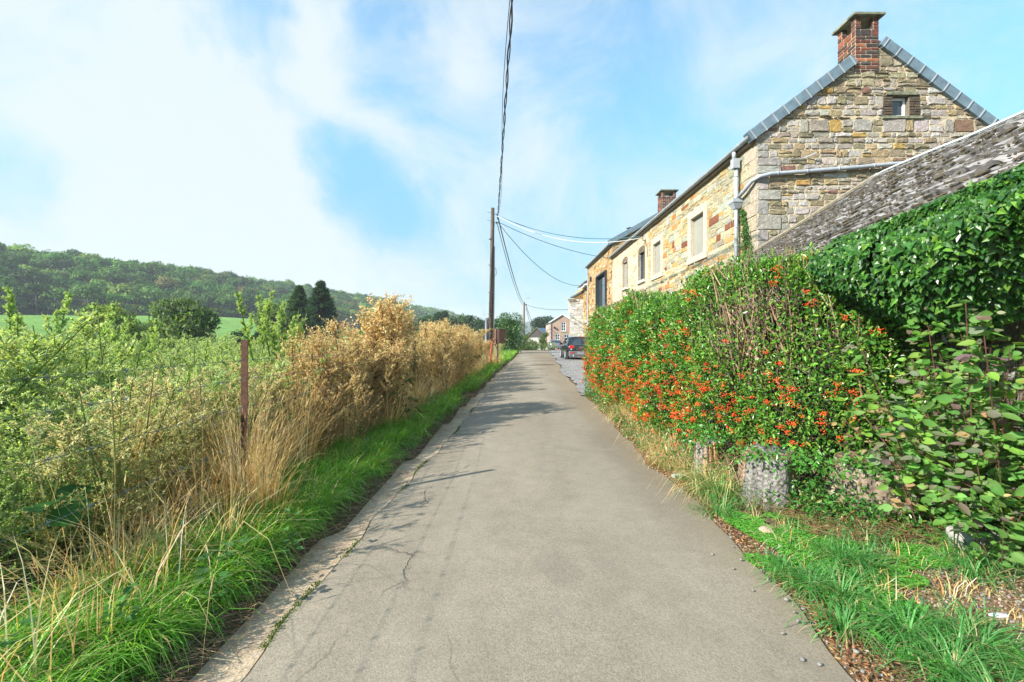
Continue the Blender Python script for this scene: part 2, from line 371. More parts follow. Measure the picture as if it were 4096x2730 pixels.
# lane
def strip(name, fa, fb, y0, y1, n, cross, zf, mat, skirt=.1):
    Ysx = y0+(y1-y0)*(np.linspace(0, 1, n)**1.6)
    Vs = []; k = cross+1
    for yy in Ysx:
        a, b = fa(yy), fb(yy)
        row = [(a+(b-a)*i/cross, yy, zf(yy, i/cross)) for i in range(k)]
        Vs += [(row[0][0]-.01, yy, row[0][2]-skirt)]+row+[(row[-1][0]+.01, yy, row[-1][2]-skirt)]
    k += 2
    ii = (np.arange(n-1)[:, None]*k+np.arange(k-1)[None])
    Fq = np.stack([ii, ii+1, ii+k+1, ii+k], -1).reshape(-1, 4)
    o = np_mesh(name, np.array(Vs, float), [Fq], None, mat, None, False); tag(o, kind='structure'); return o
def asphalt_material():
    t = MT('worn_asphalt'); pos = t.tc.outputs['Object']
    agg = t.vor(120, 'F1', 'Color'); sp = t.n('ShaderNodeSeparateColor'); t.l(agg, sp.inputs[0])
    s0 = t.n('ShaderNodeSeparateXYZ'); t.l(pos, s0.inputs[0]); sxx = s0.outputs[0]
    big = t.noise(.7, 5, .6, .4, stretch=(1, .35, 1)); mid = t.noise(5, 5, .65)
    c = t.ramp(big, [(.25, (.178, .150, .114)), (.5, (.24, .206, .158)), (.8, (.305, .266, .205))])
    c = t.scale(c, t.rng(sp.outputs[0], 0, 1, .82, 1.18)); c = t.scale(c, t.rng(mid, .3, .7, .90, 1.10))
    dk = t.rng(t.noise(2.2, 6, .7, .5, stretch=(1, .5, 1)), .56, .72, 0, 1, True)
    c = t.mix(t.math('MULTIPLY', dk, .28), c, (.15, .145, .135))
    trk = t.math('ADD', t.rng(t.math('ABSOLUTE', t.math('ADD', sxx, -.95), 0), .12, .42, 1, 0, True), t.rng(t.math('ABSOLUTE', t.math('ADD', sxx, .45), 0), .12, .40, 1, 0, True))
    c = t.mix(t.math('MULTIPLY', trk, .16), c, (.33, .29, .235))
    patch = t.rng(t.noise(.45, 3, .5, .2), .60, .615, 0, .22); c = t.mix(patch, c, (.13, .12, .105))
    # brown dust along the right edge, where the leaves lie: paint stays with the surface
    sx = t.n('ShaderNodeSeparateXYZ'); t.l(pos, sx.inputs[0])
    e = t.math('MULTIPLY', t.rng(t.math('ADD', sx.outputs[0], t.math('MULTIPLY', t.noise(3, 4), .5)), 1.45, 2.0, 0, 1, True), .55)
    c = t.mix(e, c, (.20, .155, .10))
    # cracks
    wob = t.n('ShaderNodeVectorMath', operation='ADD'); t.l(pos, wob.inputs[0])
    nz = t.n('ShaderNodeTexNoise'); nz.inputs['Scale'].default_value = 5; nz.inputs['Detail'].default_value = 6; t.l(pos, nz.inputs['Vector'])
    sc_ = t.n('ShaderNodeVectorMath', operation='SCALE'); t.l(nz.outputs['Color'], sc_.inputs[0]); sc_.inputs['Scale'].default_value = .22
    t.l(sc_.outputs[0], wob.inputs[1])
    mp = t.n('ShaderNodeMapping'); t.l(wob.outputs[0], mp.inputs[0]); mp.inputs['Scale'].default_value = (1.0, .45, 1)
    cr = t.vor(1.1, 'DISTANCE_TO_EDGE', 'Distance', mp.outputs[0])
    line = t.rng(cr, 0.0, .011, 1, 0)
    keep = t.math('MULTIPLY', t.rng(t.noise(.9, 2), .46, .56, 0, 1), t.rng(sx.outputs[0], -.5, -.1, 1, 0, True))
    crack = t.math('MULTIPLY', t.math('MULTIPLY', line, keep), .72)
    c = t.mix(crack, c, (.035, .03, .025))
    hgt = t.math('SUBTRACT', t.math('ADD', t.math('MULTIPLY', t.noise(110, 3, .7), 1.2), t.math('MULTIPLY', mid, .3)), t.math('MULTIPLY', crack, 2))
    t.bump(hgt, .5, .006)
    return t.fin(c, .88, 0, .25)
def gutter_material():
    t = MT('old_concrete'); pos = t.tc.outputs['Object']
    v = t.n('ShaderNodeTexVoronoi'); t.l(pos, v.inputs['Vector']); v.inputs['Scale'].default_value = 62
    sp = t.n('ShaderNodeSeparateColor'); t.l(v.outputs['Color'], sp.inputs[0])
    c = t.ramp(t.noise(1.6, 6, .65), [(.3, (.25, .185, .12)), (.55, (.38, .295, .20)), (.75, (.50, .42, .30))])
    st = t.ramp(sp.outputs[0], [(0, (.10, .10, .11)), (.35, (.30, .26, .2)), (.7, (.42, .38, .33)), (1, (.38, .2, .12))])
    c = t.mix(t.rng(sp.outputs[1], .62, .80, 0, .6), c, st)
    c = t.scale(c, t.rng(t.noise(9, 5, .7), .3, .7, .75, 1.2))
    sx = t.n('ShaderNodeSeparateXYZ'); t.l(pos, sx.inputs[0])
    t.bump(t.math('ADD', t.math('MULTIPLY', v.outputs['Distance'], .5), t.noise(25, 5, .7)), .6, .012)
    return t.fin(c, .92, 0, .2)
M['asphalt'] = asphalt_material(); M['gutter'] = gutter_material()
strip('road', lambda y: float(le(y))+.02*math.sin(y*4.3)+.012*math.sin(y*9.1+1), lambda y: float(re_(y)), -3, 61, 260, 8, lambda y, t: float(g(y))+.03*math.sin(math.pi*t)-.004, M['asphalt'])
strip('gutter_strip', lambda y: float(ge(y))-.12, lambda y: float(le(y))+.02*math.sin(y*4.3)+.012*math.sin(y*9.1+1)-.014, -3, 61, 260, 6,
      lambda y, t: float(g(y))-.012-.028*math.sin(math.pi*t)+.012*(1-t), M['gutter'])
# gravel forecourt
t = MT('gravel'); v = t.n('ShaderNodeTexVoronoi'); t.l(t.tc.outputs['Object'], v.inputs['Vector']); v.inputs['Scale'].default_value = 22
sp = t.n('ShaderNodeSeparateColor'); t.l(v.outputs['Color'], sp.inputs[0])
c = t.ramp(sp.outputs[0], [(0, (.12, .12, .125)), (.5, (.23, .225, .225)), (1, (.40, .39, .38))])
c = t.scale(c, t.rng(t.noise(.8, 5, .6), .3, .7, .8, 1.15)); t.bump(v.outputs['Distance'], 1.0, .03)
M['gravel'] = t.fin(c, .95, 0, .15)
Ysx = np.concatenate([np.linspace(12.0, 30, 360), np.linspace(30.1, 61, 200)]); Vs = []
for yy in Ysx:
    a = float(re_(yy))-.02+.10*math.sin(yy*.9)+.03*math.sin(yy*5.7)+.02*math.sin(yy*17); b = 6.6 if yy < 60 else 9
    for i in range(9): Vs.append((a+(b-a)*i/8, yy, float(g(yy))+.006+.03*math.sin(math.pi*min(1, i/4))))
ii = (np.arange(len(Ysx)-1)[:, None]*9+np.arange(8)[None]); Fq = np.stack([ii, ii+1, ii+10, ii+9], -1).reshape(-1, 4)
Vs = np.array(Vs); tag(np_mesh('gravel_forecourt', Vs+np.array([0, 0, .02]), [Fq], None, M['gravel'], None, True), kind='structure')
# ---------------------------------------------------------------- masonry
def clip_poly(P, a, b, c):        # keep a*x+b*y<=c
    out = []
    for i in range(len(P)):
        p, q = P[i], P[(i+1) % len(P)]; dp = a*p[0]+b*p[1]-c; dq = a*q[0]+b*q[1]-c
        if dp <= 0: out.append(p)
        if dp*dq < 0: t = dp/(dp-dq); out.append((p[0]+t*(q[0]-p[0]), p[1]+t*(q[1]-p[1])))
    return out
def area(P): return abs(sum(P[i][0]*P[(i+1) % len(P)][1]-P[(i+1) % len(P)][0]*P[i][1] for i in range(len(P))))/2
def lay(mb, frame, u0, u1, v0, v1, holes=(), halves=(), rows=(.09, .24), ws=(.16, .5), gap=.016, jit=.012, depth=(.01, .035), pal=None, rnd=None, bond=False, skipf=None):
    """lay stones in the rectangle u0..u1, v0..v1 of the wall FRAME=(origin, udir, vdir, normal); holes are (u0,u1,v0,v1) rectangles, halves are (a,b,c)."""
    rnd = rnd or random.Random(3); O, U, Vd, N = [Vector(x) for x in frame]
    cuts = sorted(set([v0, v1]+[h for H in holes for h in H[2:4] if v0 < h < v1])); ys_ = []
    for a, b in zip(cuts[:-1], cuts[1:]):
        y = a
        while y < b-1e-6:
            h = rnd.uniform(*rows)
            if b-(y+h) < rows[0]: h = b-y
            ys_.append((y, min(b, y+h))); y += h
    k = 0
    for (ya, yb) in ys_:
        k += 1; ym = (ya+yb)/2
        iv = [(u0, u1)]
        for H in holes:
            if H[2] < ym < H[3]:
                nv = []
                for (a, b) in iv:
                    if H[1] <= a or H[0] >= b: nv.append((a, b)); continue
                    if a < H[0]: nv.append((a, H[0]))
                    if H[1] < b: nv.append((H[1], b))
                iv = nv
        for (a, b) in iv:
            x = a; first = True
            while x < b-1e-4:
                w_ = rnd.uniform(*ws)*(1 if bond else (.7+.6*(yb-ya)/rows[1]))
                if bond and first and k % 2: w_ *= .5
                first = False
                if b-(x+w_) < ws[0]*.6: w_ = b-x
                cells = [(x, x+w_, ya, yb)]
                if not bond and (yb-ya) > .17 and rnd.random() < .38:
                    mdl = ya+(yb-ya)*rnd.uniform(.38, .62); cells = [(x, x+w_, ya, mdl), (x, x+w_, mdl, yb)]
                x += w_
                for (p0, p1, q0, q1) in cells:
                    g2 = gap/2; ch = min(p1-p0, q1-q0)*(.16 if not bond else .03)
                    if p1-p0 < .03 or q1-q0 < .03: continue
                    J = lambda: rnd.uniform(-jit, jit)
                    P = [(p0+g2+ch*rnd.random(), q0+g2+J()*.5), ((p0+p1)/2+J(), q0+g2+J()*.7), (p1-g2-ch*rnd.random(), q0+g2+J()*.5), (p1-g2+J()*.6, q0+g2+ch), (p1-g2+J()*.6, q1-g2-ch),
                         (p1-g2-ch*rnd.random(), q1-g2+J()*.5), ((p0+p1)/2+J(), q1-g2+J()*.7), (p0+g2+ch*rnd.random(), q1-g2+J()*.5), (p0+g2+J()*.6, q1-g2-ch), (p0+g2+J()*.6, q0+g2+ch)]
                    for (ha, hb, hc) in halves: P = clip_poly(P, ha, hb, hc) if len(P) > 2 else P
                    if len(P) < 3 or area(P) < .0012: continue
                    if skipf and skipf((p0+p1)/2, (q0+q1)/2, rnd): continue
                    dp = rnd.uniform(*depth); cx = sum(p[0] for p in P)/len(P); cy = sum(p[1] for p in P)/len(P)
                    tx, ty = rnd.uniform(-.05, .05), rnd.uniform(-.05, .05)
                    n = len(P); col = pal(cx, cy, rnd)
                    ins = .007 if not bond else .003
                    vs = []
                    for (px, py) in P: vs.append(O+U*px+Vd*py-N*.01)
                    for (px, py) in P: vs.append(O+U*px+Vd*py+N*dp*.55)
                    for (px, py) in P:
                        L = math.hypot(px-cx, py-cy)+1e-6; q = max(.5, 1-ins*1.6/L)
                        vs.append(O+U*(cx+(px-cx)*q)+Vd*(cy+(py-cy)*q)+N*(dp*(1+(rnd.uniform(-.45, .35) if not bond else 0))+tx*(px-cx)+ty*(py-cy)))
                    vs.append(O+U*cx+Vd*cy+N*(dp*(1.0 if bond else rnd.uniform(.75, 1.35))))
                    fs = []
                    for i in range(n):
                        j = (i+1) % n
                        fs += [(i, j, n+j, n+i), (n+i, n+j, 2*n+j, 2*n+i), (2*n+i, 2*n+j, 3*n)]
                    mb.add(vs, fs, col)
def vary(rnd, c, a=.18):
    k = 1+rnd.uniform(-a, a); return tuple(max(0, x*k*(1+rnd.uniform(-.05, .05))) for x in c)
def wpick(rnd, tbl):
    r = rnd.random()*sum(w_ for w_, _ in tbl)
    for w_, c in tbl:
        r -= w_
        if r <= 0: return c
    return tbl[-1][1]
GREYT = [(6, (.37, .33, .28)), (4, (.46, .42, .38)), (3, (.29, .24, .155)), (2, (.42, .32, .19)), (1.2, (.22, .19, .13)), (.3, (.26, .15, .11)), (.5, (.44, .28, .10)), (2, (.52, .49, .46))]
TANT = [(3, (.48, .36, .18)), (3.4, (.42, .39, .26)), (3, (.40, .41, .33)), (1.6, (.52, .31, .12)), (.7, (.44, .19, .07)), (.5, (.24, .09, .05)), (2.4, (.55, .46, .30)), (1, (.34, .31, .23))]
CREAMT = [(5, (.60, .50, .37)), (3, (.62, .53, .40)), (1, (.56, .44, .29)), (.25, (.56, .34, .16))]
GOLDT = [(4, (.42, .27, .12)), (3, (.48, .34, .18)), (2, (.34, .20, .085)), (1.2, (.25, .12, .055)), (2, (.50, .41, .27))]
WHITET = [(6, (.56, .56, .54)), (4, (.62, .61, .59)), (1.2, (.48, .43, .35)), (.35, (.42, .27, .16))]
BRICKT = [(4, (.15, .058, .045)), (2, (.22, .08, .05)), (3, (.10, .052, .045)), (1.6, (.06, .05, .048)), (.8, (.34, .13, .07))]
def pal_of(tbl, a=.16): return lambda x, y, r: vary(r, wpick(r, tbl), a)
def frontwall(Y, N=-1): return ((0, Y, 0), (1, 0, 0), (0, 0, 1), (0, -1, 0))
def sidewall(X): return ((X, 0, 0), (0, 1, 0), (0, 0, 1), (-1, 0, 0))
def holed_rect(mb, fr, u0, u1, v0, v1, holes, col, thick=.25, rev=None):
    """flat mortar bed with rectangular openings and their reveals"""
    O, U, Vd, N = [Vector(x) for x in fr]
    us = sorted(set([u0, u1]+[h for H in holes for h in H[:2]])); vs_ = sorted(set([v0, v1]+[h for H in holes for h in H[2:4]]))
    for a, b in zip(us[:-1], us[1:]):
        for c_, d_ in zip(vs_[:-1], vs_[1:]):
            if any(H[0]-1e-6 <= a and b <= H[1]+1e-6 and H[2]-1e-6 <= c_ and d_ <= H[3]+1e-6 for H in holes): continue
            mb.add([O+U*a+Vd*c_, O+U*b+Vd*c_, O+U*b+Vd*d_, O+U*a+Vd*d_], [(0, 1, 2, 3)], col)
    for H in holes:
        a, b, c_, d_ = H[:4]; e = N*(-thick)
        q = [O+U*a+Vd*c_, O+U*b+Vd*c_, O+U*b+Vd*d_, O+U*a+Vd*d_]
        for i in range(4): mb.add([q[i], q[(i+1) % 4], q[(i+1) % 4]+e, q[i]+e], [(0, 1, 2, 3)], rev or col)
def sash(parent, fr, a, b, c_, d_, setback, nx, nz, frame_m, pane_m, bar=.05, name='window'):
    """a framed window: frame with bars, pane"""
    O, U, Vd, N = [Vector(x) for x in fr]
    wdw = MB(); s0 = -setback
    def bx(ua, ub, va, vb, d0, d1):
        p = [O+U*x+Vd*y+N*z for z in (d0, d1) for (x, y) in ((ua, va), (ub, va), (ub, vb), (ua, vb))]
        wdw.add(p, [(0, 3, 2, 1), (4, 5, 6, 7), (0, 1, 5, 4), (1, 2, 6, 5), (2, 3, 7, 6), (3, 0, 4, 7)])
    bx(a, b, c_, c_+bar, s0-.05, s0); bx(a, b, d_-bar, d_, s0-.05, s0); bx(a, a+bar, c_+bar, d_-bar, s0-.05, s0); bx(b-bar, b, c_+bar, d_-bar, s0-.05, s0)
    for i in range(1, nx):
        x = a+(b-a)*i/nx; bx(x-bar*.4, x+bar*.4, c_+bar, d_-bar, s0-.045, s0-.004)
    for i in range(1, nz):
        z = c_+(d_-c_)*i/nz; bx(a+bar, b-bar, z-bar*.35, z+bar*.35, s0-.043, s0-.006)
    f = wdw.build(name, frame_m, parent, fixn=True)
    pm = MB(); q = [O+U*x+Vd*y+N*(s0-.03) for (x, y) in ((a+.01, c_+.01), (b-.01, c_+.01), (b-.01, d_-.01), (a+.01, d_-.01))]
    q += [p-N*.012 for p in q]
    pm.add(q, [(0, 1, 2, 3), (7, 6, 5, 4), (0, 4, 5, 1), (1, 5, 6, 2), (2, 6, 7, 3), (3, 7, 4, 0)])
    pm.build('pane', pane_m, f, fixn=True); return f
def gable_roof(mb, x0, x1, xr, ze, zr, y0, y1, th=.12, over=.15, col=(.08, .09, .1)):
    for (a, b) in ((x0-over, xr), (x1+over, xr)):
        sl = (zr-ze)/(xr-(x0 if a < xr else x1)); za = ze+(a-(x0 if a < xr else x1))*sl
        q = [(a, za), (b, zr), (b, zr+th), (a, za+th)]
        mb.prism(q, y0, y1, col)
def chimney(parent, x0, x1, y0, y1, z0, z1, cap_over=.09, seed=1):
    rnd = random.Random(seed); m = MB(); zp = z1-.36; mort = (.50, .42, .31)
    m.box2((x0+.008, y0+.008, z0), (x1-.008, y1-.008, zp), mort)
    for fr in (((0, y0, 0), (1, 0, 0), (0, 0, 1), (0, -1, 0)),): lay(m, fr, x0, x1, z0, zp, rows=(.094, .095), ws=(.265, .275), gap=.027, jit=.002, depth=(.004, .01), pal=pal_of(BRICKT), rnd=rnd, bond=True)
    lay(m, ((x0, 0, 0), (0, 1, 0), (0, 0, 1), (-1, 0, 0)), y0, y1, z0, zp, rows=(.094, .095), ws=(.265, .275), gap=.027, jit=.002, depth=(.004, .01), pal=pal_of(BRICKT), rnd=rnd, bond=True)
    pw = .15
    for cx, cy in ((x0, y0), (x1-pw, y0), (x0, y1-pw), (x1-pw, y1-pw)):
        m.box2((cx+.006, cy+.006, zp), (cx+pw-.006, cy+pw-.006, z1-.05), mort)
        lay(m, ((0, cy, 0), (1, 0, 0), (0, 0, 1), (0, -1, 0)), cx, cx+pw, zp, z1-.05, rows=(.094, .095), ws=(.15, .151), gap=.02, jit=.002, depth=(.004, .01), pal=pal_of(BRICKT), rnd=rnd, bond=False)
        lay(m, ((cx, 0, 0), (0, 1, 0), (0, 0, 1), (-1, 0, 0)), cy, cy+pw, zp, z1-.05, rows=(.094, .095), ws=(.15, .151), gap=.02, jit=.002, depth=(.004, .01), pal=pal_of(BRICKT), rnd=rnd, bond=False)
    ch = m.build('chimney', M['stone_flat'], parent)
    c = MB(); c.box2((x0-cap_over, y0-cap_over, z1-.05), (x1+cap_over, y1+cap_over, z1+.02)); c.build('chimney_cap', M['cap'], ch, bevel=.012)
    return ch
M['stone_flat'] = stone_mat('brickwork', .3)
M['cap'] = simple('mossy_concrete', (.17, .18, .12), .95, var=.5, nscale=8, bump=.5)
M['slate_roof'] = simple('slate_roof', (.07, .08, .09), .6, var=.3, nscale=5)

# ================================================================ long stone house
XH, Y0, Y1 = 6.29, 11.7, 28.5
hs = empty('stone_house', (XH, Y0, 0), 0, 'long tan rubble stone house with zinc edged gable, shuttered windows and brick chimneys', 'house')
hs.location = (0, 0, 0)
gab = frontwall(Y0); side = sidewall(XH)
XR, ZR, ZE = 9.42, 9.10, 6.78
sl = (ZR-ZE)/(XR-XH)
rnd = random.Random(11)
w1 = (14.90, 15.97, 4.39, 5.76); w2 = (19.18, 20.24, 4.40, 5.77); w3 = (21.63, 22.50, 4.44, 5.83); w4 = (24.87, 25.70, 4.47, 5.90)
def grow(h, a, b=None, c=None): b = a if b is None else b; c = a if c is None else c; return (h[0]-a, h[1]+a, h[2]-b, h[3]+c)
holes_s = [w1, w2, w3, w4]; gw = (9.77, 10.20, 7.28, 7.80)
mb = MB(); mcol = (.46, .38, .26)
mcol = (.52, .44, .30); holed_rect(mb, side, Y0, Y1, -.3, ZE, holes_s, mcol, .16, (.42, .39, .34))
def salp(x, y, r):
    if x > 20.95+.25*math.sin(y*9): return vary(r, wpick(r, CREAMT), .06)
    return vary(r, wpick(r, TANT), .16)
qn = []
z = 0.0; k = 0
while z < 6.4:
    h = rnd.uniform(.26, .42); qn.append((z, min(6.6, z+h), k)); z += h; k += 1
qh = [(Y0, Y0+(.30 if k % 2 else .62), a, b) for a, b, k in qn]
blk = [grow(w1, .27, .2, .27), grow(w2, .27, .2, .27), (w3[0]-.13, w3[1]+.13, w3[2]-.14, w3[3]+.26), (w4[0]-.13, w4[1]+.13, w4[2]-.14, w4[3]+.26)]
lay(mb, side, Y0, 20.95, 3.0, ZE, holes=blk+qh, rows=(.10, .24), ws=(.2, .55), pal=salp, rnd=rnd, depth=(.003, .018), gap=.019, jit=.02)
lay(mb, side, 20.95, Y1, 3.0, ZE, holes=blk, rows=(.10, .22), ws=(.2, .5), pal=salp, rnd=rnd, depth=(.002, .012))
lay(mb, side, Y0, Y1, 0.0, 3.0, holes=qh, rows=(.16, .28), ws=(.3, .7), pal=salp, rnd=rnd, depth=(.006, .02))
for a, b, k in qn:
    lay(mb, side, Y0, Y0+(.30 if k % 2 else .62), a, b, rows=(b-a, b-a+.001), ws=(.7, .8), jit=.004, depth=(.012, .02), pal=lambda x, y, r: vary(r, (.46, .40, .31), .08), rnd=rnd, bond=True, gap=.012)
side_w = mb.build('street_wall', M['stone'], hs)
mb = MB(); mg = (.60, .50, .35)
pent = [(XH, -.3), (12.55, -.3), (12.55, ZE), (XR, ZR), (XH, ZE)]
# gable bed with the window hole
a, b, c_, d_ = gw
holed_rect(mb, gab, XH, 12.55, -.3, ZE, [], mg)
O = Vector(gab[0])
def GP(x, z): return (x, Y0, z)
zl = lambda x: ZE+(x-XH)*sl if x < XR else ZR-(x-XR)*sl
mb.add([GP(XH, ZE), GP(a, ZE), GP(a, zl(a)), GP(XR, ZR)], [(0, 1, 2, 3)], mg)
mb.add([GP(b, ZE), GP(12.55, ZE), GP(b, zl(b))], [(0, 1, 2)], mg)
mb.add([GP(a, ZE), GP(b, ZE), GP(b, c_), GP(a, c_)], [(0, 1, 2, 3)], mg)
mb.add([GP(a, d_), GP(b, d_), GP(b, zl(b)), GP(a, zl(a))], [(0, 1, 2, 3)], mg)
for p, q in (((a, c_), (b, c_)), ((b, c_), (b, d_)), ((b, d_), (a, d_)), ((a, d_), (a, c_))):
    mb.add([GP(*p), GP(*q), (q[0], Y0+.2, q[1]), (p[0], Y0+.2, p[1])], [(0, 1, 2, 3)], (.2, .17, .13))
def gpal(x, y, r):
    c = wpick(r, GREYT)
    if y > 8.0: c = wpick(r, [(3, (.36, .30, .20)), (2, (.42, .36, .28)), (1, (.26, .22, .15))])
    return vary(r, c, .14)
qg = [(XH, XH+(.62 if k % 2 else .30), a1, b1) for a1, b1, k in qn]
jmb = [(9.53, 9.77, 7.25, 7.85), (10.20, 10.48, 7.25, 7.85), gw, (9.5, 10.5, 7.2, 7.28)]
lay(mb, gab, XH, 12.55, 2.6, ZR, holes=qg+jmb+[(8.78, 9.42, 8.42, 9.2)], halves=[(-sl, 1, ZE-sl*XH-.05), (sl, 1, ZR+sl*XR-.05)], rows=(.09, .27), ws=(.13, .42), pal=gpal, rnd=rnd, gap=.034, depth=(.006, .042), jit=.026)
lay(mb, gab, XH, 12.55, 0, 2.6, holes=qg, rows=(.2, .3), ws=(.3, .7), pal=gpal, rnd=rnd)
for a1, b1, k in qn:
    lay(mb, gab, XH, XH+(.62 if k % 2 else .30), a1, b1, rows=(b1-a1, b1-a1+.001), ws=(.7, .8), jit=.008, depth=(.02, .035), pal=lambda x, y, r: vary(r, (.40, .37, .34), .08), rnd=rnd, gap=.02)
for (a1, b1, c1, d1) in jmb[:2]:
    lay(mb, gab, a1, b1, c1, d1, rows=(.065, .066), ws=(.2, .26), jit=.003, depth=(.015, .03), pal=lambda x, y, r: vary(r, (.12, .095, .07), .3), rnd=rnd, bond=True, gap=.012)
gw_o = mb.build('gable_wall', M['stone'], hs)
m = MB(); m.box2((9.5, Y0-.06, 7.2), (10.52, Y0+.0, 7.262)); m.build('window_sill', M['cap'], hs)
m = MB(); m.box2((9.6, Y0-.05, 7.81), (10.4, Y0+.0, 7.88)); m.build('window_lintel', M['cap'], hs)
sash(hs, gab, gw[0]+.01, gw[1]-.01, gw[2]+.01, gw[3]-.01, .10, 1, 1, M['white_paint'], M['glass'], .06)
# rear and far walls
m = MB(); m.box2((12.3, Y0+.02, -.3), (12.54, Y1-.3, ZE), (.4, .33, .23)); m.build('rear_wall', M['stone'], hs); m = MB(); m.prism([(XH+.02, -.3), (12.54, -.3), (12.54, ZE), (XR, ZR-.02), (XH+.02, ZE)], Y1-.3, Y1-.02, (.4, .33, .23)); m.build('far_wall', M['stone'], hs, fixn=True)
m = MB(); gable_roof(m, XH, 12.55, XR, ZE+.02, ZR+.02, Y0-.02, Y1, .10, .12); m.build('roof', M['slate_roof'], hs, fixn=True)
# zinc verges with straps
th = math.atan(sl)
for sgn, x0v, x1v in ((1, XH-.17, 8.80), (-1, 12.62, 9.42)):
    z0v, z1v = zl(x0v) if sgn > 0 else ZR-(x0v-XR)*sl, (ZE+(x1v-XH)*sl if sgn > 0 else ZR-(x1v-XR)*sl)
    A = Vector((x0v, 0, z0v)); B = Vector((x1v, 0, z1v)); L = (B-A).length; t_ = (B-A)/L; up = Vector((-t_.z, 0, t_.x)); up = up if up.z > 0 else -up
    m = MB(); p = [A-up*.04, B-up*.04, B+up*.21, A+up*.21]
    m.add([Vector((v.x, Y0-.10, v.z)) for v in p]+[Vector((v.x, Y0+.12, v.z)) for v in p], [(0, 1, 2, 3), (7, 6, 5, 4), (0, 4, 5, 1), (1, 5, 6, 2), (2, 6, 7, 3), (3, 7, 4, 0)])
    vg = m.build('verge_flashing', M['zinc'], hs, fixn=True)
    m = MB(); n = max(3, int(L/.37))
    for i in range(n+1):
        c = A+t_*(L*(i+.25)/(n+.5)); 
        q = [c-up*.055-t_*.014, c-up*.055+t_*.014, c+up*.222+t_*.014, c+up*.222-t_*.014]
        m.add([Vector((v.x, Y0-.118, v.z)) for v in q]+[Vector((v.x, Y0+.0, v.z)) for v in q], [(0, 1, 2, 3), (7, 6, 5, 4), (0, 4, 5, 1), (1, 5, 6, 2), (2, 6, 7, 3), (3, 7, 4, 0)])
    m.build('strap', M['pipe'], vg, fixn=True)
chimney(hs, 8.80, 9.41, Y0-.03, Y0+.60, 8.38, 9.86, .10, 5)
chimney(hs, 9.0, 9.85, 27.3, 28.1, 8.6, 10.55, .12, 6)
# half round gutter with joints, soffit board
def half_gutter(parent, x, y0, y1, z, r=.075, mat=None, nm='gutter', slope=0):
    m = MB(); seg = 8; n = 2; vs = []
    for y in (y0, y1):
        for rr in (r, r-.008):
            for k in range(seg+1):
                a = math.pi*(1+k/seg); vs.append((x+rr*math.cos(a), y, z+rr*math.sin(a)))
    K = seg+1; fs = []
    for k in range(seg): fs += [(k, k+1, 2*K+k+1, 2*K+k), (K+k, 3*K+k, 3*K+k+1, K+k+1)]
    fs += [(0, 2*K, 3*K, K), (K-1, 2*K-1, 4*K-1, 3*K-1)]
    m.add(vs, fs)
    for y in np.arange(y0+.5, y1, 1.0):
        m.tube([(x-r*math.cos(a), y, z-r*math.sin(a)) for a in np.linspace(-.1, math.pi+.1, 9)], .010, 4)
    return m.build(nm, mat or M['pipe'], parent, fixn=True)
half_gutter(hs, XH-.19, Y0-.05, Y1-.05, ZE-.02)
m = MB(); m.box2((XH-.12, Y0+.05, ZE-.16), (XH-.005, Y1-.02, ZE-.02)); m.build('eaves_board', M['timber'], hs)
# window surrounds
def surround(parent, w_, t_=.26, sill=.2, mat='smooth_stone', col=(.47, .41, .33)):
    m = MB(); X = XH; d = .035
    m.box2((X-d, w_[0]-t_, w_[2]), (X+.10, w_[0]+.005, w_[3]), col); m.box2((X-d, w_[1]-.005, w_[2]), (X+.10, w_[1]+t_, w_[3]), col)
    m.box2((X-d-.002, w_[0]-t_, w_[3]-.005), (X+.102, w_[1]+t_, w_[3]+t_), col); m.box2((X-d-.03, w_[0]-t_-.02, w_[2]-sill), (X+.102, w_[1]+t_+.02, w_[2]+.005), col)
    return m.build('window_surround', M[mat], parent, bevel=.008)
M['smooth_stone'] = M['smooth_stone']
for w_ in (w1, w2):
    s_ = surround(hs, w_)
    m = MB(); m.box2((XH+.10, w_[0], w_[2]), (XH+.14, w_[1], w_[3])); m.build('shutter', M['cream_paint'], s_)
rb = random.Random(5)
def brick_surround(w_, t_=.13):
    m = MB(); bp = lambda x, y, r: vary(r, (.17, .13, .095), .35)
    kw = dict(rows=(.065, .066), ws=(.2, .22), jit=.003, depth=(.012, .02), pal=bp, rnd=rb, bond=True, gap=.012)
    lay(m, side, w_[0]-t_, w_[0], w_[2], w_[3], **kw); lay(m, side, w_[1], w_[1]+t_, w_[2], w_[3], **kw)
    n = 11; cy = (w_[0]+w_[1])/2; hw = (w_[1]-w_[0])/2+t_
    for i in range(n):     # soldier arch
        a = (i+.5)/n; y = w_[0]-t_+(w_[1]-w_[0]+2*t_)*a; lift = .12*(1-((y-cy)/hw)**2)
        m.box((XH-.004, y, w_[3]+.03+lift), (.04, (w_[1]-w_[0]+2*t_)/n*.86, .22), 0, bp(0, 0, rb))
    m.box2((XH+.003, w_[0]-t_, w_[3]-.02), (XH+.02, w_[1]+t_, w_[3]+.2), (.35, .3, .2))
    s_ = m.build('window_surround', M['stone_flat'], hs)
    m = MB(); m.box2((XH-.10, w_[0]-t_-.04, w_[2]-.14), (XH+.1, w_[1]+t_+.04, w_[2]), (.45, .42, .37)); m.build('window_sill', M['smooth_stone'], s_, bevel=.008)
    return s_
s_ = brick_surround(w3); sash(s_, side, w3[0], w3[1], w3[2], w3[3], .09, 1, 1, M['dark_metal'], M['glass'], .05)
s_ = brick_surround(w4); m = MB(); m.box2((XH+.10, w4[0], w4[2]), (XH+.14, w4[1], w4[3])); m.build('shutter', M['cream_paint'], s_)
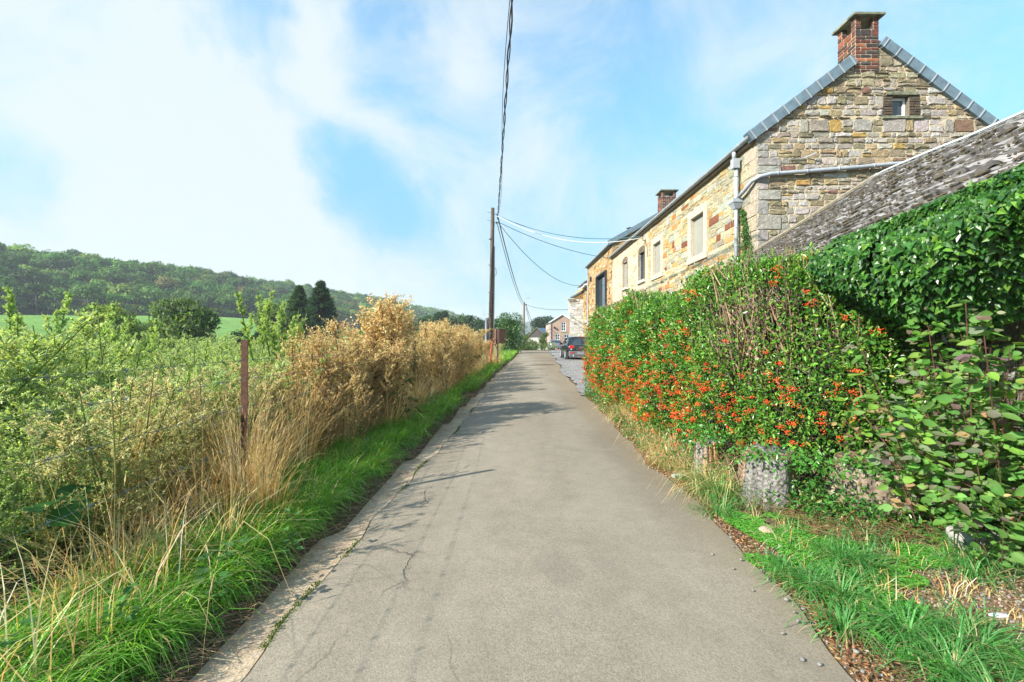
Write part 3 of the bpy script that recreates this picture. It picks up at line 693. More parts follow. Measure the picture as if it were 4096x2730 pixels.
# downpipe, hopper, offset pipe
m = MB(); xp = XH-.13
m.tube([(xp-.06, 12.5, 6.68), (xp-.06, 12.5, 6.5)], .055, 10); m.tube([(xp, 12.5, 6.25), (xp, 12.5, 3.2)], .05, 12)
for z in (6.0, 4.6, 4.1, 3.6): m.tube([(xp, 12.5, z), (xp, 12.5, z+.03)], .058, 12)
dp = m.build('downpipe', M['pipe'], hs, smooth=True)
m = MB(); m.box((xp-.03, 12.5, 6.36), (.18, .17, .26)); m.build('gutter_outlet', M['pipe'], dp); m = MB()
def frustum(m, c, z0, z1, a0, a1):
    vs = [(c[0]+sx*a, c[1]+sy*a, z) for z, a in ((z0, a0), (z1, a1)) for sx, sy in ((-1, -1), (1, -1), (1, 1), (-1, 1))]
    m.add(vs, [(3, 2, 1, 0), (4, 5, 6, 7), (0, 1, 5, 4), (1, 2, 6, 5), (2, 3, 7, 6), (3, 0, 4, 7)])
frustum(m, (xp, 12.5), 5.12, 5.28, .07, .15); m.box((xp, 12.5, 5.33), (.32, .32, .10)); m.build('hopper_head', M['pipe'], dp, fixn=True)
m = MB(); yp = Y0-.10
pts = [(xp, 12.42, 5.40), (xp, 12.1, 5.48), (xp+.02, 11.72, 5.62), (xp+.16, yp, 5.70), (6.6, yp, 5.76), (7.6, yp, 5.83), (8.7, yp, 5.92), (9.8, yp, 6.02), (11.0, yp, 6.12)]
m.tube(pts, .052, 12)
for x in (6.75, 7.5, 8.3, 9.2): z = np.interp(x, [6.6, 7.6, 8.7, 9.8], [5.76, 5.83, 5.92, 6.02]); m.tube([(x, yp, z), (x+.035, yp, z+.003)], .060, 12)
m.build('rain_pipe', M['pipe'], hs, smooth=True)
m = MB(); m.tube([(7.38, Y0+.05, 6.15), (7.72, Y0-.16, 6.27)], .018, 6); m.build('stub_pipe', M['pipe'], hs)
# cable bracket and meter plate on the street wall
m = MB(); m.tube([(XH+.02, 21.3, 6.2), (XH-.16, 21.3, 6.2), (XH-.16, 21.3, 6.42)], .015, 5); m.tube([(XH-.02, 21.45, 6.45), (XH-.2, 21.4, 6.35), (XH-.15, 21.2, 6.2), (XH-.03, 21.1, 5.9), (XH-.03, 21.05, 5.4)], .012, 5, (.4, .2, .1)); m.build('cable_bracket', M['rust'], hs)
m = MB(); m.box2((XH-.03, 18.2, 6.15), (XH+.01, 18.45, 6.42)); m.build('vent_plate', M['pipe'], hs)

# ================================================================ tall stone house
h2 = empty('tall_stone_house', (0, 0, 0), 0, 'taller golden stone house with a large dark framed modern window', 'house')
Y2 = 37.4; Z2 = 7.62; X2 = XH-.03
bw = (29.96, 33.4, 1.3, 6.10); hole2 = [bw]
m = MB(); sd2 = sidewall(X2)
holed_rect(m, sd2, Y1, Y2, -.3, Z2, hole2, (.60, .46, .27), .3)
lay(m, sd2, Y1, Y2, 0, Z2, holes=hole2+[(35.6, 35.9, 6.1, 6.5)], rows=(.11, .24), ws=(.2, .55), pal=pal_of(GOLDT), rnd=rnd, depth=(.006, .022))
m.build('street_wall', M['stone'], h2)
sl2 = .56; XR2 = 9.5; ZR2 = Z2+sl2*(XR2-X2)
m = MB(); yg = Y1
m.prism([(X2+.01, -.3), (12.6, -.3), (12.6, Z2), (XR2, ZR2-.03), (X2+.01, Z2)], yg, yg+.25, (.4, .27, .13)); mf = MB(); mf.prism([(X2+.01, -.3), (12.6, -.3), (12.6, Z2), (XR2, ZR2-.03), (X2+.01, Z2)], Y2-.25, Y2-.01, (.4, .27, .13)); mf.build('far_wall', M['stone'], h2)
lay(m, ((0, yg, 0), (1, 0, 0), (0, 0, 1), (0, -1, 0)), X2, 12.6, 6.7, ZR2, halves=[(-sl2, 1, Z2-sl2*X2-.04), (sl2, 1, ZR2+sl2*XR2-.04)], rows=(.12, .24), ws=(.2, .5), pal=pal_of(GOLDT), rnd=rnd)
m.build('gable_wall', M['stone'], h2, fixn=False)
m = MB(); gable_roof(m, X2, 12.6, XR2, Z2+.02, ZR2+.02, yg-.06, Y2, .11, .15); m.build('roof', M['slate_roof'], h2, fixn=True)
m = MB(); A = Vector((X2-.15, 0, Z2-.08)); B = Vector((XR2, 0, ZR2)); t_ = (B-A).normalized(); up = Vector((-t_.z, 0, t_.x))
p = [A-up*.03, B-up*.03, B+up*.26, A+up*.26]
m.add([Vector((v.x, yg-.14, v.z)) for v in p]+[Vector((v.x, yg+.1, v.z)) for v in p], [(0, 1, 2, 3), (7, 6, 5, 4), (0, 4, 5, 1), (1, 5, 6, 2), (2, 6, 7, 3), (3, 7, 4, 0)])
vg = m.build('verge_flashing', M['zinc'], h2, fixn=True)
half_gutter(h2, X2-.2, Y1-.1, Y2+.05, Z2-.04, .085)
m = MB(); m.box2((X2-.13, Y1, Z2-.2), (X2-.004, Y2, Z2-.03)); m.build('eaves_board', M['dark_metal'], h2)
# modern window: deep dark frame proud of the wall
m = MB(); a, b, c_, d_ = bw; fx = X2-.14; tt = .09
m.box2((fx, a, c_), (X2+.3, a+tt, d_)); m.box2((fx, b-tt, c_), (X2+.3, b, d_)); m.box2((fx-.002, a, d_-.003), (X2+.3, b, d_+tt)); m.box2((fx-.002, a, c_-tt), (X2+.3, b, c_+.003))
m.box2((X2+.08, a+1.1, c_), (X2+.16, a+1.18, d_)); wf = m.build('window', M['dark_metal'], h2)
m = MB(); m.box2((X2+.11, a+tt, c_), (X2+.13, b-tt, d_)); m.build('pane', M['glass'], wf)
m = MB(); m.box((X2-.08, 35.75, 6.3), (.16, .16, .28)); m.lathe([(.03, 0), (.1, .02), (.02, .12)], (X2-.08, 35.75, 6.44), 8); m.build('wall_lamp', M['dark_metal'], h2)
m = MB(); m.tube([(X2-.15, Y2-.12, Z2-.1), (X2-.15, Y2-.12, Z2-.5), (X2-.06, Y2-.12, Z2-.8), (X2-.06, Y2-.12, .4)], .045, 8); m.build('downpipe', M['pipe'], h2)
m = MB(); m.lathe([(.09, 0), (.09, .3), (.07, .32), (.07, .5)], (7.6, 29.4, 8.2), 10); m.lathe([(.2, .56), (.2, .6), (.05, .66)], (7.6, 29.4, 8.2), 10); m.tube([(7.6, 29.4, 8.7), (7.6, 29.4, 8.78)], .03, 6); m.build('roof_vent', M['dark_metal'], h2)

# ================================================================ low golden house
h3 = empty('low_stone_house', (0, 0, 0), 0, 'low golden stone house with white boxed eaves between two taller walls', 'house')
m = MB(); X3 = XH+.02; hl = [(38.35, 38.75, 3.2, 5.35), (38.6, 39.35, .9, 2.35)]
holed_rect(m, sidewall(X3), Y2, 46, -.3, 6.3, hl, (.46, .34, .18), .25)
lay(m, sidewall(X3), Y2, 41, 0, 6.3, holes=hl, rows=(.13, .26), ws=(.25, .6), pal=pal_of(GOLDT), rnd=rnd, depth=(.006, .02)); m.build('street_wall', M['stone'], h3)
m = MB(); q = [(X3-.42, 6.22), (9.4, 8.3), (9.4, 8.42), (X3-.42, 6.36)]; m.prism(q, Y2+.02, 40.1, (.08, .09, .1)); m.build('roof', M['slate_roof'], h3, fixn=True)
m = MB(); m.box2((X3-.40, Y2+.03, 6.12), (X3-.002, 40.05, 6.2)); m.box2((X3-.40, Y2+.03, 6.0), (X3-.37, 40.05, 6.12)); m.build('boxed_eaves', M['white_paint'], h3)
half_gutter(h3, X3-.5, Y2+.05, 40.1, 6.25, .08)
sash(h3, sidewall(X3), 38.35, 38.75, 3.2, 5.35, .15, 1, 2, M['timber'], M['glass'], .06); sash(h3, sidewall(X3), 38.6, 39.35, .9, 2.35, .12, 1, 1, M['white_paint'], M['glass'], .08)
m = MB(); m.box2((X3-.08, 38.25, 3.05), (X3+.05, 38.85, 3.2)); m.build('window_sill', M['white_paint'], h3)

# ================================================================ whitewashed house
h4 = empty('whitewashed_house', (0, 0, 0), 0, 'whitewashed rough stone end wall with a stone cornice and yellow brick gable', 'house')
Y4 = 40.2; X4 = 5.1; m = MB(); f4 = frontwall(Y4)
m.prism([(X4+.01, Y4+.01), (11, Y4+.01), (12.5, 52), (7.6, 52)], -.3, 5.2, (.62, .58, .52), axis='Z'); 
lay(m, f4, X4, 8, 0, 5.2, rows=(.13, .34), ws=(.2, .65), pal=pal_of(WHITET, .06), rnd=rnd, depth=(.008, .035), jit=.03, gap=.02); m.build('end_wall', M['stone'], h4)
m = MB(); m.prism([(X4+.1, 5.2), (11, 5.2), (11, 7.6), (9.6, 7.6), (X4+.1, 5.25)], Y4+.02, Y4+.25, (.4, .33, .2))
lay(m, f4, X4+.3, 8, 5.2, 7.2, halves=[(-.52, 1, 5.2-.52*(X4+.3))], rows=(.075, .076), ws=(.21, .22), pal=lambda x, y, r: vary(r, (.38, .24, .09), .3), rnd=rnd, bond=True, gap=.02, depth=(.004, .02)); m.build('brick_gable', M['stone_flat'], h4)
m = MB(); m.add([(X4, Y4-.08, 5.22), (9.6, Y4-.08, 7.72), (9.6, Y4-.08, 7.84), (X4, Y4-.08, 5.36), (7.5, 52, 5.22), (12, 52, 7.72), (12, 52, 7.84), (7.5, 52, 5.36)], [(0, 1, 2, 3), (7, 6, 5, 4), (0, 4, 5, 1), (1, 5, 6, 2), (2, 6, 7, 3), (3, 7, 4, 0)], (.1, .1, .1)); m.build('roof', M['zinc'], h4, fixn=True)
m = MB(); 
for i, (o_, z) in enumerate(((.06, 4.95), (.13, 5.05), (.20, 5.16))): m.box2((X4-o_, Y4-o_, z), (X4+.38, Y4+.3, z+.10), (.48, .45, .4))
m.build('cornice', M['smooth_stone'], h4)
m = MB(); m.box2((X4-.06, Y4+.2, 3.9), (X4+.01, Y4+.5, 5.0), (.45, .42, .38)); m.build('corbel', M['smooth_stone'], h4)

# ================================================================ brick house
h5 = empty('brick_house', (0, 0, 0), 0, 'small pink and yellow brick gabled house with white barred windows', 'house')
Y5 = 75.0; XA, XB, XC = 6.24, 10.3, 8.28; ZE5, ZR5 = 4.5, 5.75
t = MT('mottled_brick'); mp = t.n('ShaderNodeMapping'); t.l(t.tc.outputs['Object'], mp.inputs[0]); mp.inputs['Rotation'].default_value = (math.radians(90), 0, 0)
br = t.n('ShaderNodeTexBrick'); t.l(mp.outputs[0], br.inputs['Vector']); br.inputs['Scale'].default_value = 1; br.inputs['Brick Width'].default_value = .24; br.inputs['Row Height'].default_value = .11
br.inputs['Mortar Size'].default_value = .018; br.inputs['Color1'].default_value = (.40, .17, .12, 1); br.inputs['Color2'].default_value = (.40, .27, .12, 1); br.inputs['Mortar'].default_value = (.45, .40, .36, 1)
c = t.mix(t.rng(t.noise(.9, 3), .4, .6, 0, 1), br.outputs['Color'], (.36, .17, .16)); c = t.mix(.55, c, br.outputs['Color'])
M['brick_far'] = t.fin(c, .9, 0, .2)
hl = [(8.1, 8.86, 3.15, 4.65), (7.12, 7.84, 1.66, 2.68), (8.57, 9.43, .9, 2.62)]
m = MB(); f5 = frontwall(Y5); holed_rect(m, f5, XA, XB, -.3, ZE5, [hl[1], hl[2], (8.1, 8.86, 3.15, ZE5)], (.4, .2, .14), .15)
m.add([(XA, Y5, ZE5), (8.1, Y5, ZE5), (8.1, Y5, ZR5-.1), ], [(0, 1, 2)]); m.add([(8.1, Y5, 4.65), (8.86, Y5, 4.65), (8.86, Y5, ZR5-.36), (XC, Y5, ZR5), (8.1, Y5, ZR5-.1)], [(0, 1, 2, 3, 4)]); m.add([(8.86, Y5, ZE5), (XB, Y5, ZE5), (8.86, Y5, ZR5-.36)], [(0, 1, 2)])
m.box2((XA, Y5+.01, -.3), (XA+.2, Y5+9, ZE5)); m.box2((XB-.2, Y5+.01, -.3), (XB, Y5+9, ZE5)); m.build('wall', M['brick_far'], h5)
m = MB(); gable_roof(m, XA, XB, XC, ZE5+.02, ZR5+.03, Y5-.15, Y5+9, .10, .15); m.build('roof', M['slate_roof'], h5, fixn=True)
for x0, x1, z0, z1 in ((XA-.2, XC, ZE5-.1, ZR5+.05), (XB+.2, XC, ZE5-.1, ZR5+.05)):
    m = MB(); m.add([(x0, Y5-.2, z0), (x1, Y5-.2, z1), (x1, Y5-.2, z1+.22), (x0, Y5-.2, z0+.22), (x0, Y5-.1, z0), (x1, Y5-.1, z1), (x1, Y5-.1, z1+.22), (x0, Y5-.1, z0+.22)], [(0, 1, 2, 3), (7, 6, 5, 4), (0, 4, 5, 1), (1, 5, 6, 2), (2, 6, 7, 3), (3, 7, 4, 0)]); m.build('verge_board', M['white_paint'], h5, fixn=True)
for h_, nx, nz in ((hl[0], 2, 3), (hl[1], 2, 2), (hl[2], 2, 3)): sash(h5, f5, *h_, .03, nx, nz, M['white_paint'], M['glass'], .085)
for q_ in (((8.0, Y5-.1, 3.02), (8.96, Y5+.02, 3.14)), ((7.02, Y5-.08, 1.54), (7.94, Y5+.02, 1.65))): m = MB(); m.box2(*q_); m.build('window_sill', M['smooth_stone'], h5)
m = MB(); m.box2((8.35, Y5-.02, 2.7), (9.6, Y5+.02, 2.9), (.4, .33, .2)); m.build('door_lintel', M['smooth_stone'], h5)
m = MB(); m.tube([(XA+.16, Y5-.08, 4.4), (XA+.16, Y5-.08, .3)], .06, 8); m.build('downpipe', M['pipe'], h5)
m = MB(); m.box((6.95, Y5-.15, 3.75), (.2, .25, .25)); m.lathe([(.02, 0), (.14, -.05), (.1, -.25)], (6.95, Y5-.3, 3.85), 8); m.build('wall_lamp', M['dark_metal'], h5)
lw = MB(); lw.box2((5.6, 72.8, 0), (6.9, 73.1, .65), (.4, .38, .34)); tag(lw.build('low_wall', M['smooth_stone'], None, bevel=.03), 'low pale grey stone wall at the foot of the brick house', 'wall')

# ================================================================ barn
h6 = empty('slate_barn', (4.75, 85, -.3), math.radians(-20), 'small barn with unfinished black slate gable and white lower wall', 'barn')
m = MB(); m.box2((-1.9, 0, -1.5), (1.9, 6, 2.45), (.5, .49, .45)); m.build('wall', M['smooth_stone'], h6)
m = MB(); m.prism([(-1.95, 2.46), (1.95, 2.46), (0, 4.2)], -.05, .1, (.05, .055, .065)); m.build('slate_gable', simple('black_slate', (.022, .025, .03), .5, var=.6, nscale=7, stretch=(1, 1, 3)), h6, fixn=True)
m = MB(); gable_roof(m, -1.95, 1.95, 0, 2.5, 4.22, -.15, 6.1, .08, .15, (.1, .1, .1)); m.build('roof', simple('blue_metal_roof', (.17, .27, .36), .5), h6, fixn=True)
m = MB()
for i in range(4): zz = 2.7+i*.38; hw = 1.9*(4.2-zz)/1.75; m.box2((-hw, -.09, zz), (hw*.9, -.05, zz+.06), (.3, .2, .1))
m.build('batten', M['timber'], h6)
for s in (-1, 1): m = MB(); m.tube([(s*2.08, -.2, 2.42), (0, -.2, 4.27)], .06, 4); m.build('barge_board', M['timber'], h6)
m = MB(); m.box2((.7, -.06, .4), (1.5, -.005, 1.9)); m.build('door', M['rust'], h6)
# ================================================================ outbuilding with the old tiled roof
ob = empty('outbuilding', (0, 0, 0), 0, 'low outbuilding with a long mossy grey tile roof and ivy covered stone wall', 'shed')
RU = np.array([(6.25, 11.68, 3.74), (5.65, 8.98, 3.74), (5.04, 6.27, 3.74), (4.66, 4.6, 3.74), (4.31, 3.0, 3.74), (3.9, 1.2, 3.74)])
RL = np.array([(4.55, 11.6, 2.36), (4.03, 8.9, 2.36), (3.52, 6.27, 2.38), (3.22, 4.6, 2.38), (3.03, 3.0, 2.38), (2.98, 1.2, 2.38)])
def vtop(s): return np.interp(s, [0, .40, .576, .681, .75, .80, 1.0], [1, 1, .76, .62, .56, .50, .40])
def rp(s, v):        # s along 0..1 from the house, v 0 eave .. 1 ridge
    v = np.minimum(v, vtop(s)); k = s*(len(RU)-1); i = np.clip(np.floor(k).astype(int), 0, len(RU)-2); f = (k-i)[..., None]
    u_ = RU[i]*(1-f)+RU[i+1]*f; l_ = RL[i]*(1-f)+RL[i+1]*f
    return l_*(1-v[..., None])+u_*v[..., None]
NR, NCx = 21, 620
Vs = []; Cs = []; Fs = []; base = 0
rr = np.random.RandomState(4)
for r in range(NR):
    v0 = r/NR; v1 = (r+1.25)/NR
    s = np.linspace(0, 1, NCx); k = s*(len(RU)-1)
    ridge = .5+.5*np.sin(s*math.pi*2*44+(r % 2)*math.pi); ridge = ridge**3        # rolls of the tiles
    wob = .010*np.interp(s, np.linspace(0, 1, 60), rr.randn(60))
    lip = .030+.010*np.interp(s, np.linspace(0, 1, 200), rr.rand(200))
    jag = .006*np.interp(s, np.linspace(0, 1, 160), rr.randn(160))
    rows = []
    for q, (vv, up) in enumerate(((v0, 0.0), (v0, 1.0), (v0+.35/NR, .8), (v1, .15))):
        P = rp(s, np.clip(np.full_like(s, vv)+(jag if q < 2 else 0), 0, 1.0)).copy()
        P[:, 0] += -.65*(lip*up+wob+.008*ridge*up); P[:, 2] += .76*(lip*up+wob+.008*ridge*up)
        rows.append(P)
    n = NCx; blk_ = np.concatenate(rows)
    tone = np.interp(s, np.linspace(0, 1, 90), rr.rand(90)*.35+.82)
    patch = ((s > .30) & (s < .62) & (r in (4, 5, 6))).astype(float)      # newer, darker tiles
    cg = np.array([.25, .235, .232])[None]*tone[:, None]*(1-.38*patch[:, None])
    cc = np.concatenate([cg*.9, cg, cg, cg*.95])
    ii = base+np.arange(3)[:, None]*n+np.arange(n-1)[None]
    Fs.append(np.stack([ii, ii+1, ii+n+1, ii+n], -1).reshape(-1, 4)); Vs.append(blk_); Cs.append(cc); base += len(blk_)
t = MT('old_tile'); c = t.attr(); c = t.scale(c, t.rng(t.noise(22, 5, .7), .3, .7, .84, 1.16))
c = t.mix(t.rng(t.noise(60, 4, .7), .58, .72, 0, .45), c, (.42, .40, .38)); c = t.mix(t.rng(t.noise(4, 5, .7), .58, .72, 0, .75), c, (.10, .085, .05))
t.bump(t.noise(50, 5, .7), .4, .012); M['old_tile'] = t.fin(c, .95, 0, .15)
rf = np_mesh('tile_roof', np.concatenate(Vs), Fs, np.concatenate(Cs), M['old_tile'], ob)
# moss cushions in the laps, spread along them to paint in shadow lines too
n = 12000; s = rr.rand(n); r = rr.randint(0, NR, n); clump = .8*np.sin(s*31+r*2.3)+.5*np.sin(s*83+r)+.9*rr.randn(n)+.7*(r % 3 == 0); keep = clump > .25
s = s[keep]; r = r[keep]; n = len(s)
okm = (r+.2)/NR < vtop(s); s = s[okm]; r = r[okm]; n = len(s); P = rp(s, (r+.02+.1*rr.rand(n))/NR); P[:, 0] -= .022; P[:, 2] += .03
P2 = rp(np.clip(s+.002, 0, 1), (r+.05)/NR); tg = P2-rp(s, (r+.05)/NR); tg /= np.linalg.norm(tg, axis=1)[:, None]+1e-9
oc = np.array([(1, 0, 0), (-1, 0, 0), (0, 1, 0), (0, -1, 0), (0, 0, 1), (0, 0, -1)], float); of = np.array([(0, 2, 4), (2, 1, 4), (1, 3, 4), (3, 0, 4), (2, 0, 5), (1, 2, 5), (3, 1, 5), (0, 3, 5)])
up = np.cross(tg, np.array([.76, 0, .65])); up = np.tile(np.array([-.65, 0, .76]), (n, 1)); bt = np.cross(up, tg)
L_ = (.012+.034*rr.rand(n)**2)[:, None, None]; H_ = (.008+.009*rr.rand(n))[:, None, None]; W_ = (.008+.010*rr.rand(n))[:, None, None]
Vm = P[:, None]+tg[:, None]*oc[None, :, :1]*L_+up[:, None]*oc[None, :, 2:3]*H_+bt[:, None]*oc[None, :, 1:2]*W_
Fm = (np.arange(n)[:, None, None]*6+of[None]).reshape(-1, 3)
mc = np.array([(.075, .055, .035), (.09, .075, .035), (.06, .05, .04)])[rr.randint(0, 3, n)]
M['moss'] = simple('moss', (.05, .04, .02), 1, attr=True, var=.3, nscale=30)
np_mesh('moss', Vm.reshape(-1, 3), [Fm], np.repeat(mc, 6, 0), M['moss'], rf)
m = MB()   # ridge and the mortar fillet + flashing against the house
st_ = np.linspace(.38, 1, 16); top_ = rp(st_, np.ones(16)); m.tube([tuple(p+np.array([0, 0, .02])) for p in top_], .035, 6, (.3, .29, .28))
ta = rp(np.linspace(0, 1, 30), np.ones(30))
for p, q in zip(ta[:-1], ta[1:]): m.add([tuple(p), tuple(q), (q[0]+.02, q[1], 0), (p[0]+.02, p[1], 0)], [(0, 1, 2, 3)], (.36, .32, .26))
pf = [(6.20, 11.66, 3.80), (5.62, 8.9, 3.79), (5.04, 6.27, 3.79)]; m.tube(pf, .035, 6, (.42, .36, .27)); m.build('mortar_fillet', M['stone'], ob)
m = MB(); m.tube([tuple(p+np.array([0, 0, .06])) for p in rp(np.linspace(.30, 1, 18), np.ones(18))], .02, 4); m.build('lead_flashing', M['white_paint'], ob)
# walls
m = MB()
pts = [(3.72, 11.4), (3.74, 8.9), (3.74, 6.3), (3.80, 4.6), (3.92, 3.0), (4.1, 1.2)]
r4 = random.Random(8)
for (xa, ya), (xb, yb) in zip(pts[:-1], pts[1:]):
    d = Vector((xb-xa, yb-ya, 0)); L = d.length; d /= L; nrm = Vector((d.y, -d.x, 0)); nrm = nrm if nrm.x < 0 else -nrm
    m.add([(xa, ya, -.3), (xb, yb, -.3), (xb, yb, 2.36), (xa, ya, 2.36)], [(0, 1, 2, 3)], (.36, .32, .26))
    if yb < 6.4: lay(m, ((xa, ya, 0), d, (0, 0, 1), nrm), 0, L, -.1, 2.34, rows=(.12, .3), ws=(.18, .6), jit=.03, gap=.035, depth=(.02, .07), pal=lambda x, y, r: vary(r, wpick(r, [(3, (.36, .35, .33)), (2, (.42, .41, .40)), (1, (.33, .28, .18)), (1, (.25, .24, .22))]), .12), rnd=r4)
m.add([(3.72, 11.4, -.3), (6.2, 11.6, -.3), (6.2, 11.6, 3.7), (3.72, 11.4, 2.36)], [(0, 1, 2, 3)], (.36, .32, .26))
m.build('stone_wall', M['stone'], ob)

# ================================================================ utility poles, cables
def tcurve(A, B, sag, n=28):
    A = Vector(A); B = Vector(B); return [A.lerp(B, i/n)-Vector((0, 0, 4*sag*(i/n)*(1-i/n))) for i in range(n+1)]
p1 = empty('utility_pole', (0, 0, 0), 0, 'tall dark wooden utility pole with conduit beside the brown box at the lane edge', 'utility pole', 'utility poles')
PX, PY = -1.20, 25.5; gz = float(hz_(PX, PY))
m = MB(); m.tube([(PX-.02, PY, gz-.2), (PX+.06, PY, 4.5), (PX+.12, PY, 8.95)], [.145, .125, .10], 12); po = m.build('pole', M['bark'], p1, True)
m = MB(); m.tube([(PX+.13, PY-.02, gz), (PX+.20, PY, 4.5), (PX+.22, PY, 6.8)], [.04, .04, .03], 6); m.build('steel_channel', M['pipe'], p1)
m = MB(); m.tube([(PX-.27, PY-.06, gz), (PX-.23, PY-.06, 2.75)], .075, 10); m.build('conduit', M['plate'], p1)
M['conduit'] = simple('grey_conduit', (.36, .38, .42), .5, var=.08)
p1.children[-1].data.materials[0] = M['conduit']
m = MB(); m.tube([(PX+.0, PY-.13, 2.8), (PX-.07, PY-.16, 3.6), (PX+.02, PY-.13, 4.4), (PX+.1, PY-.13, 6.6), (PX+.22, PY-.1, 8.1)], .016, 5); m.build('riser_cable', M['cable'], p1); m = MB(); m.tube([(PX+.16, PY-.1, 5.0), (PX+.33, PY-.1, 5.25), (PX+.30, PY-.1, 5.55), (PX+.2, PY-.1, 5.6)], .018, 5); m.build('riser_cable', M['cable'], p1)
m = MB()
for z in (1.9, 3.0, 4.2, 5.75, 7.2): m = MB(); m.tube([(PX+.02, PY, z), (PX+.02, PY, z+.03)], .155 if z < 5 else .13, 12); m.build('clamp', M['wire'], p1)
m = MB()
for z in (8.6, 8.15): m.tube([(PX+.1, PY-.05, z), (PX+.42, PY-.1, z-.02)], .022, 5); m.tube([(PX-.0, PY, z+.1), (PX-.2, PY, z+.12)], .012, 5); m.build('bracket', M['wire'], p1); m = MB()

for z, dx in ((8.55, .38), (8.35, .4), (8.1, .34)): m = MB(); m.lathe([(.02, -.06), (.05, -.03), (.03, 0), (.05, .03), (.02, .06)], (PX+dx, PY-.1, z), 8); m.build('insulator', M['cable'], p1)
p2 = empty('utility_pole', (0, 0, 0), 0, 'distant grey utility pole with a small street lamp on top, right of the round bush', 'utility pole', 'utility poles')
m = MB(); m.tube([(1.62, 65, -.2), (1.74, 65, 7.0)], [.20, .13], 10); m.build('pole', M['timber'], p2)
m = MB(); m.tube([(1.74, 65, 6.9), (1.80, 65, 7.5), (1.95, 64.9, 7.62), (2.15, 64.8, 7.64)], .035, 6); m.box((2.30, 64.7, 7.62), (.45, .2, .08)); m.build('lamp_head', M['pipe'], p2)
m = MB(); m.box((1.98, 65, 6.68), (.35, .12, .12)); m.build('clamp', M['cable'], p2)
def cable(name, pts, r, mat, label):
    m = MB(); m.tube(pts, r, 5); o = m.build(name, mat, None, True); return tag(o, label, 'cable', 'overhead cables')
def twist(A, B, sag, r, off, n, ph, turns):
    c = tcurve(A, B, sag, n); return [p+Vector((math.cos(ph+turns*2*math.pi*i/n)*off, 0, math.sin(ph+turns*2*math.pi*i/n)*off)) for i, p in enumerate(c)]
TA, TB = (PX+.42, 25.4, 8.62), (1.15, -14, 8.7)
for k, lb in enumerate(('thickest black cable overhead running from the tall pole over the lane', 'black cable twisted beside the thick one high over the lane', 'thin dark line alongside the twisted cables high over the lane')):
    cable('overhead_cable', twist(TA, TB, .15, .02, .028 if k < 2 else .09, 120, k*2.6, 18 if k < 2 else 2), (.020, .016, .009)[k], M['cable'], lb)
cable('overhead_cable', tcurve((PX+.42, 25.4, 8.4), (1.72, 65, 6.85), .75), .034, M['cable'], 'black cable sagging between the tall near pole and the distant lamp pole')
cable('overhead_cable', tcurve((PX+.36, 25.4, 8.1), (1.68, 65, 6.55), .85), .022, M['cable_teal'], 'thinner teal cable below the black one between the two poles')
cable('overhead_cable', tcurve((PX+.42, 25.4, 8.5), (XH-.18, 21.3, 6.40), .55), .019, M['cable_teal'], 'dark teal cable from the pole top to the bracket on the long stone house')
cable('overhead_cable', tcurve((PX+.42, 25.4, 8.48), (XH-.18, 21.32, 6.34), .72), .015, M['cable_pale'], 'pale cream cable hanging below the teal one to the stone house bracket')
cable('overhead_cable', tcurve((PX+.42, 25.4, 8.15), (XH-.03, 28.45, 6.66), .32), .017, M['cable_teal'], 'straight teal cable from the pole to the junction of the two stone houses')
cable('overhead_cable', tcurve((PX+.42, 25.4, 8.12), (5.95, 39.4, 6.3), .95), .018, M['cable_teal'], 'long sagging cable from the tall pole to the low house eaves')
cable('overhead_cable', tcurve((2.0, 65, 6.7), (X4-.02, 40.9, 4.32), .25), .022, M['cable'], 'cable from the lamp pole to the whitewashed wall corner')
cable('overhead_cable', tcurve((2.0, 65, 6.65), (6.6, 118, 3.2), .4), .045, M['cable'], 'black cable from the lamp pole down behind the dark tree')
cable('overhead_cable', tcurve((2.0, 65, 6.2), (6.2, 122, 2.2), .4), .035, M['cable'], 'lowest cable from the lamp pole down behind the dark tree')

# brown cabinet on a post, red duct
M['red'] = simple('red_duct', (.34, .065, .045), .55)
bc = empty('cabinet', (-.62, 22.0, 0), math.radians(49), 'dark brown metal cabinet on a post beside the wooden utility pole', 'cabinet')
m = MB(); m.box((0, 0, 1.72), (.46, .44, .66)); cab = m.build('cabinet_body', simple('brown_steel', (.055, .026, .02), .42, .2, var=.12), bc, bevel=.01)
m = MB(); m.box((0, 0, 2.066), (.50, .48, .03)); m.build('cabinet_lid', simple('brown_lid', (.11, .07, .055), .55, .1), bc, bevel=.008)
tn = simple('tan_strip', (.35, .22, .12), .7)
for q_ in (((.225, -.224, 1.72), (.022, .02, .64)), ((-.27, .0, 1.72), (.03, .03, .74))): m = MB(); m.box(*q_); m.build('edge_strip', tn, bc)
m = MB(); m.box((.14, -.235, 1.60), (.03, .03, .10)); m.build('handle', M['pipe'], cab)
m = MB(); m.box((-.1, .05, .85), (.10, .10, 1.1)); m.build('post', M['timber'], bc)
m = MB(); m.tube([(-.60, .0, -.1), (-.58, .0, 1.0), (-.48, 0, 1.45), (-.34, 0, 1.62)], .035, 7); m.build('cable_duct', M['red'], bc); m = MB(); m.tube([(-.50, .1, -.1), (-.5, .1, 1.1), (-.42, .1, 1.3), (-.1, .1, 1.33)], .03, 7)
m.build('cable_duct', M['red'], bc)

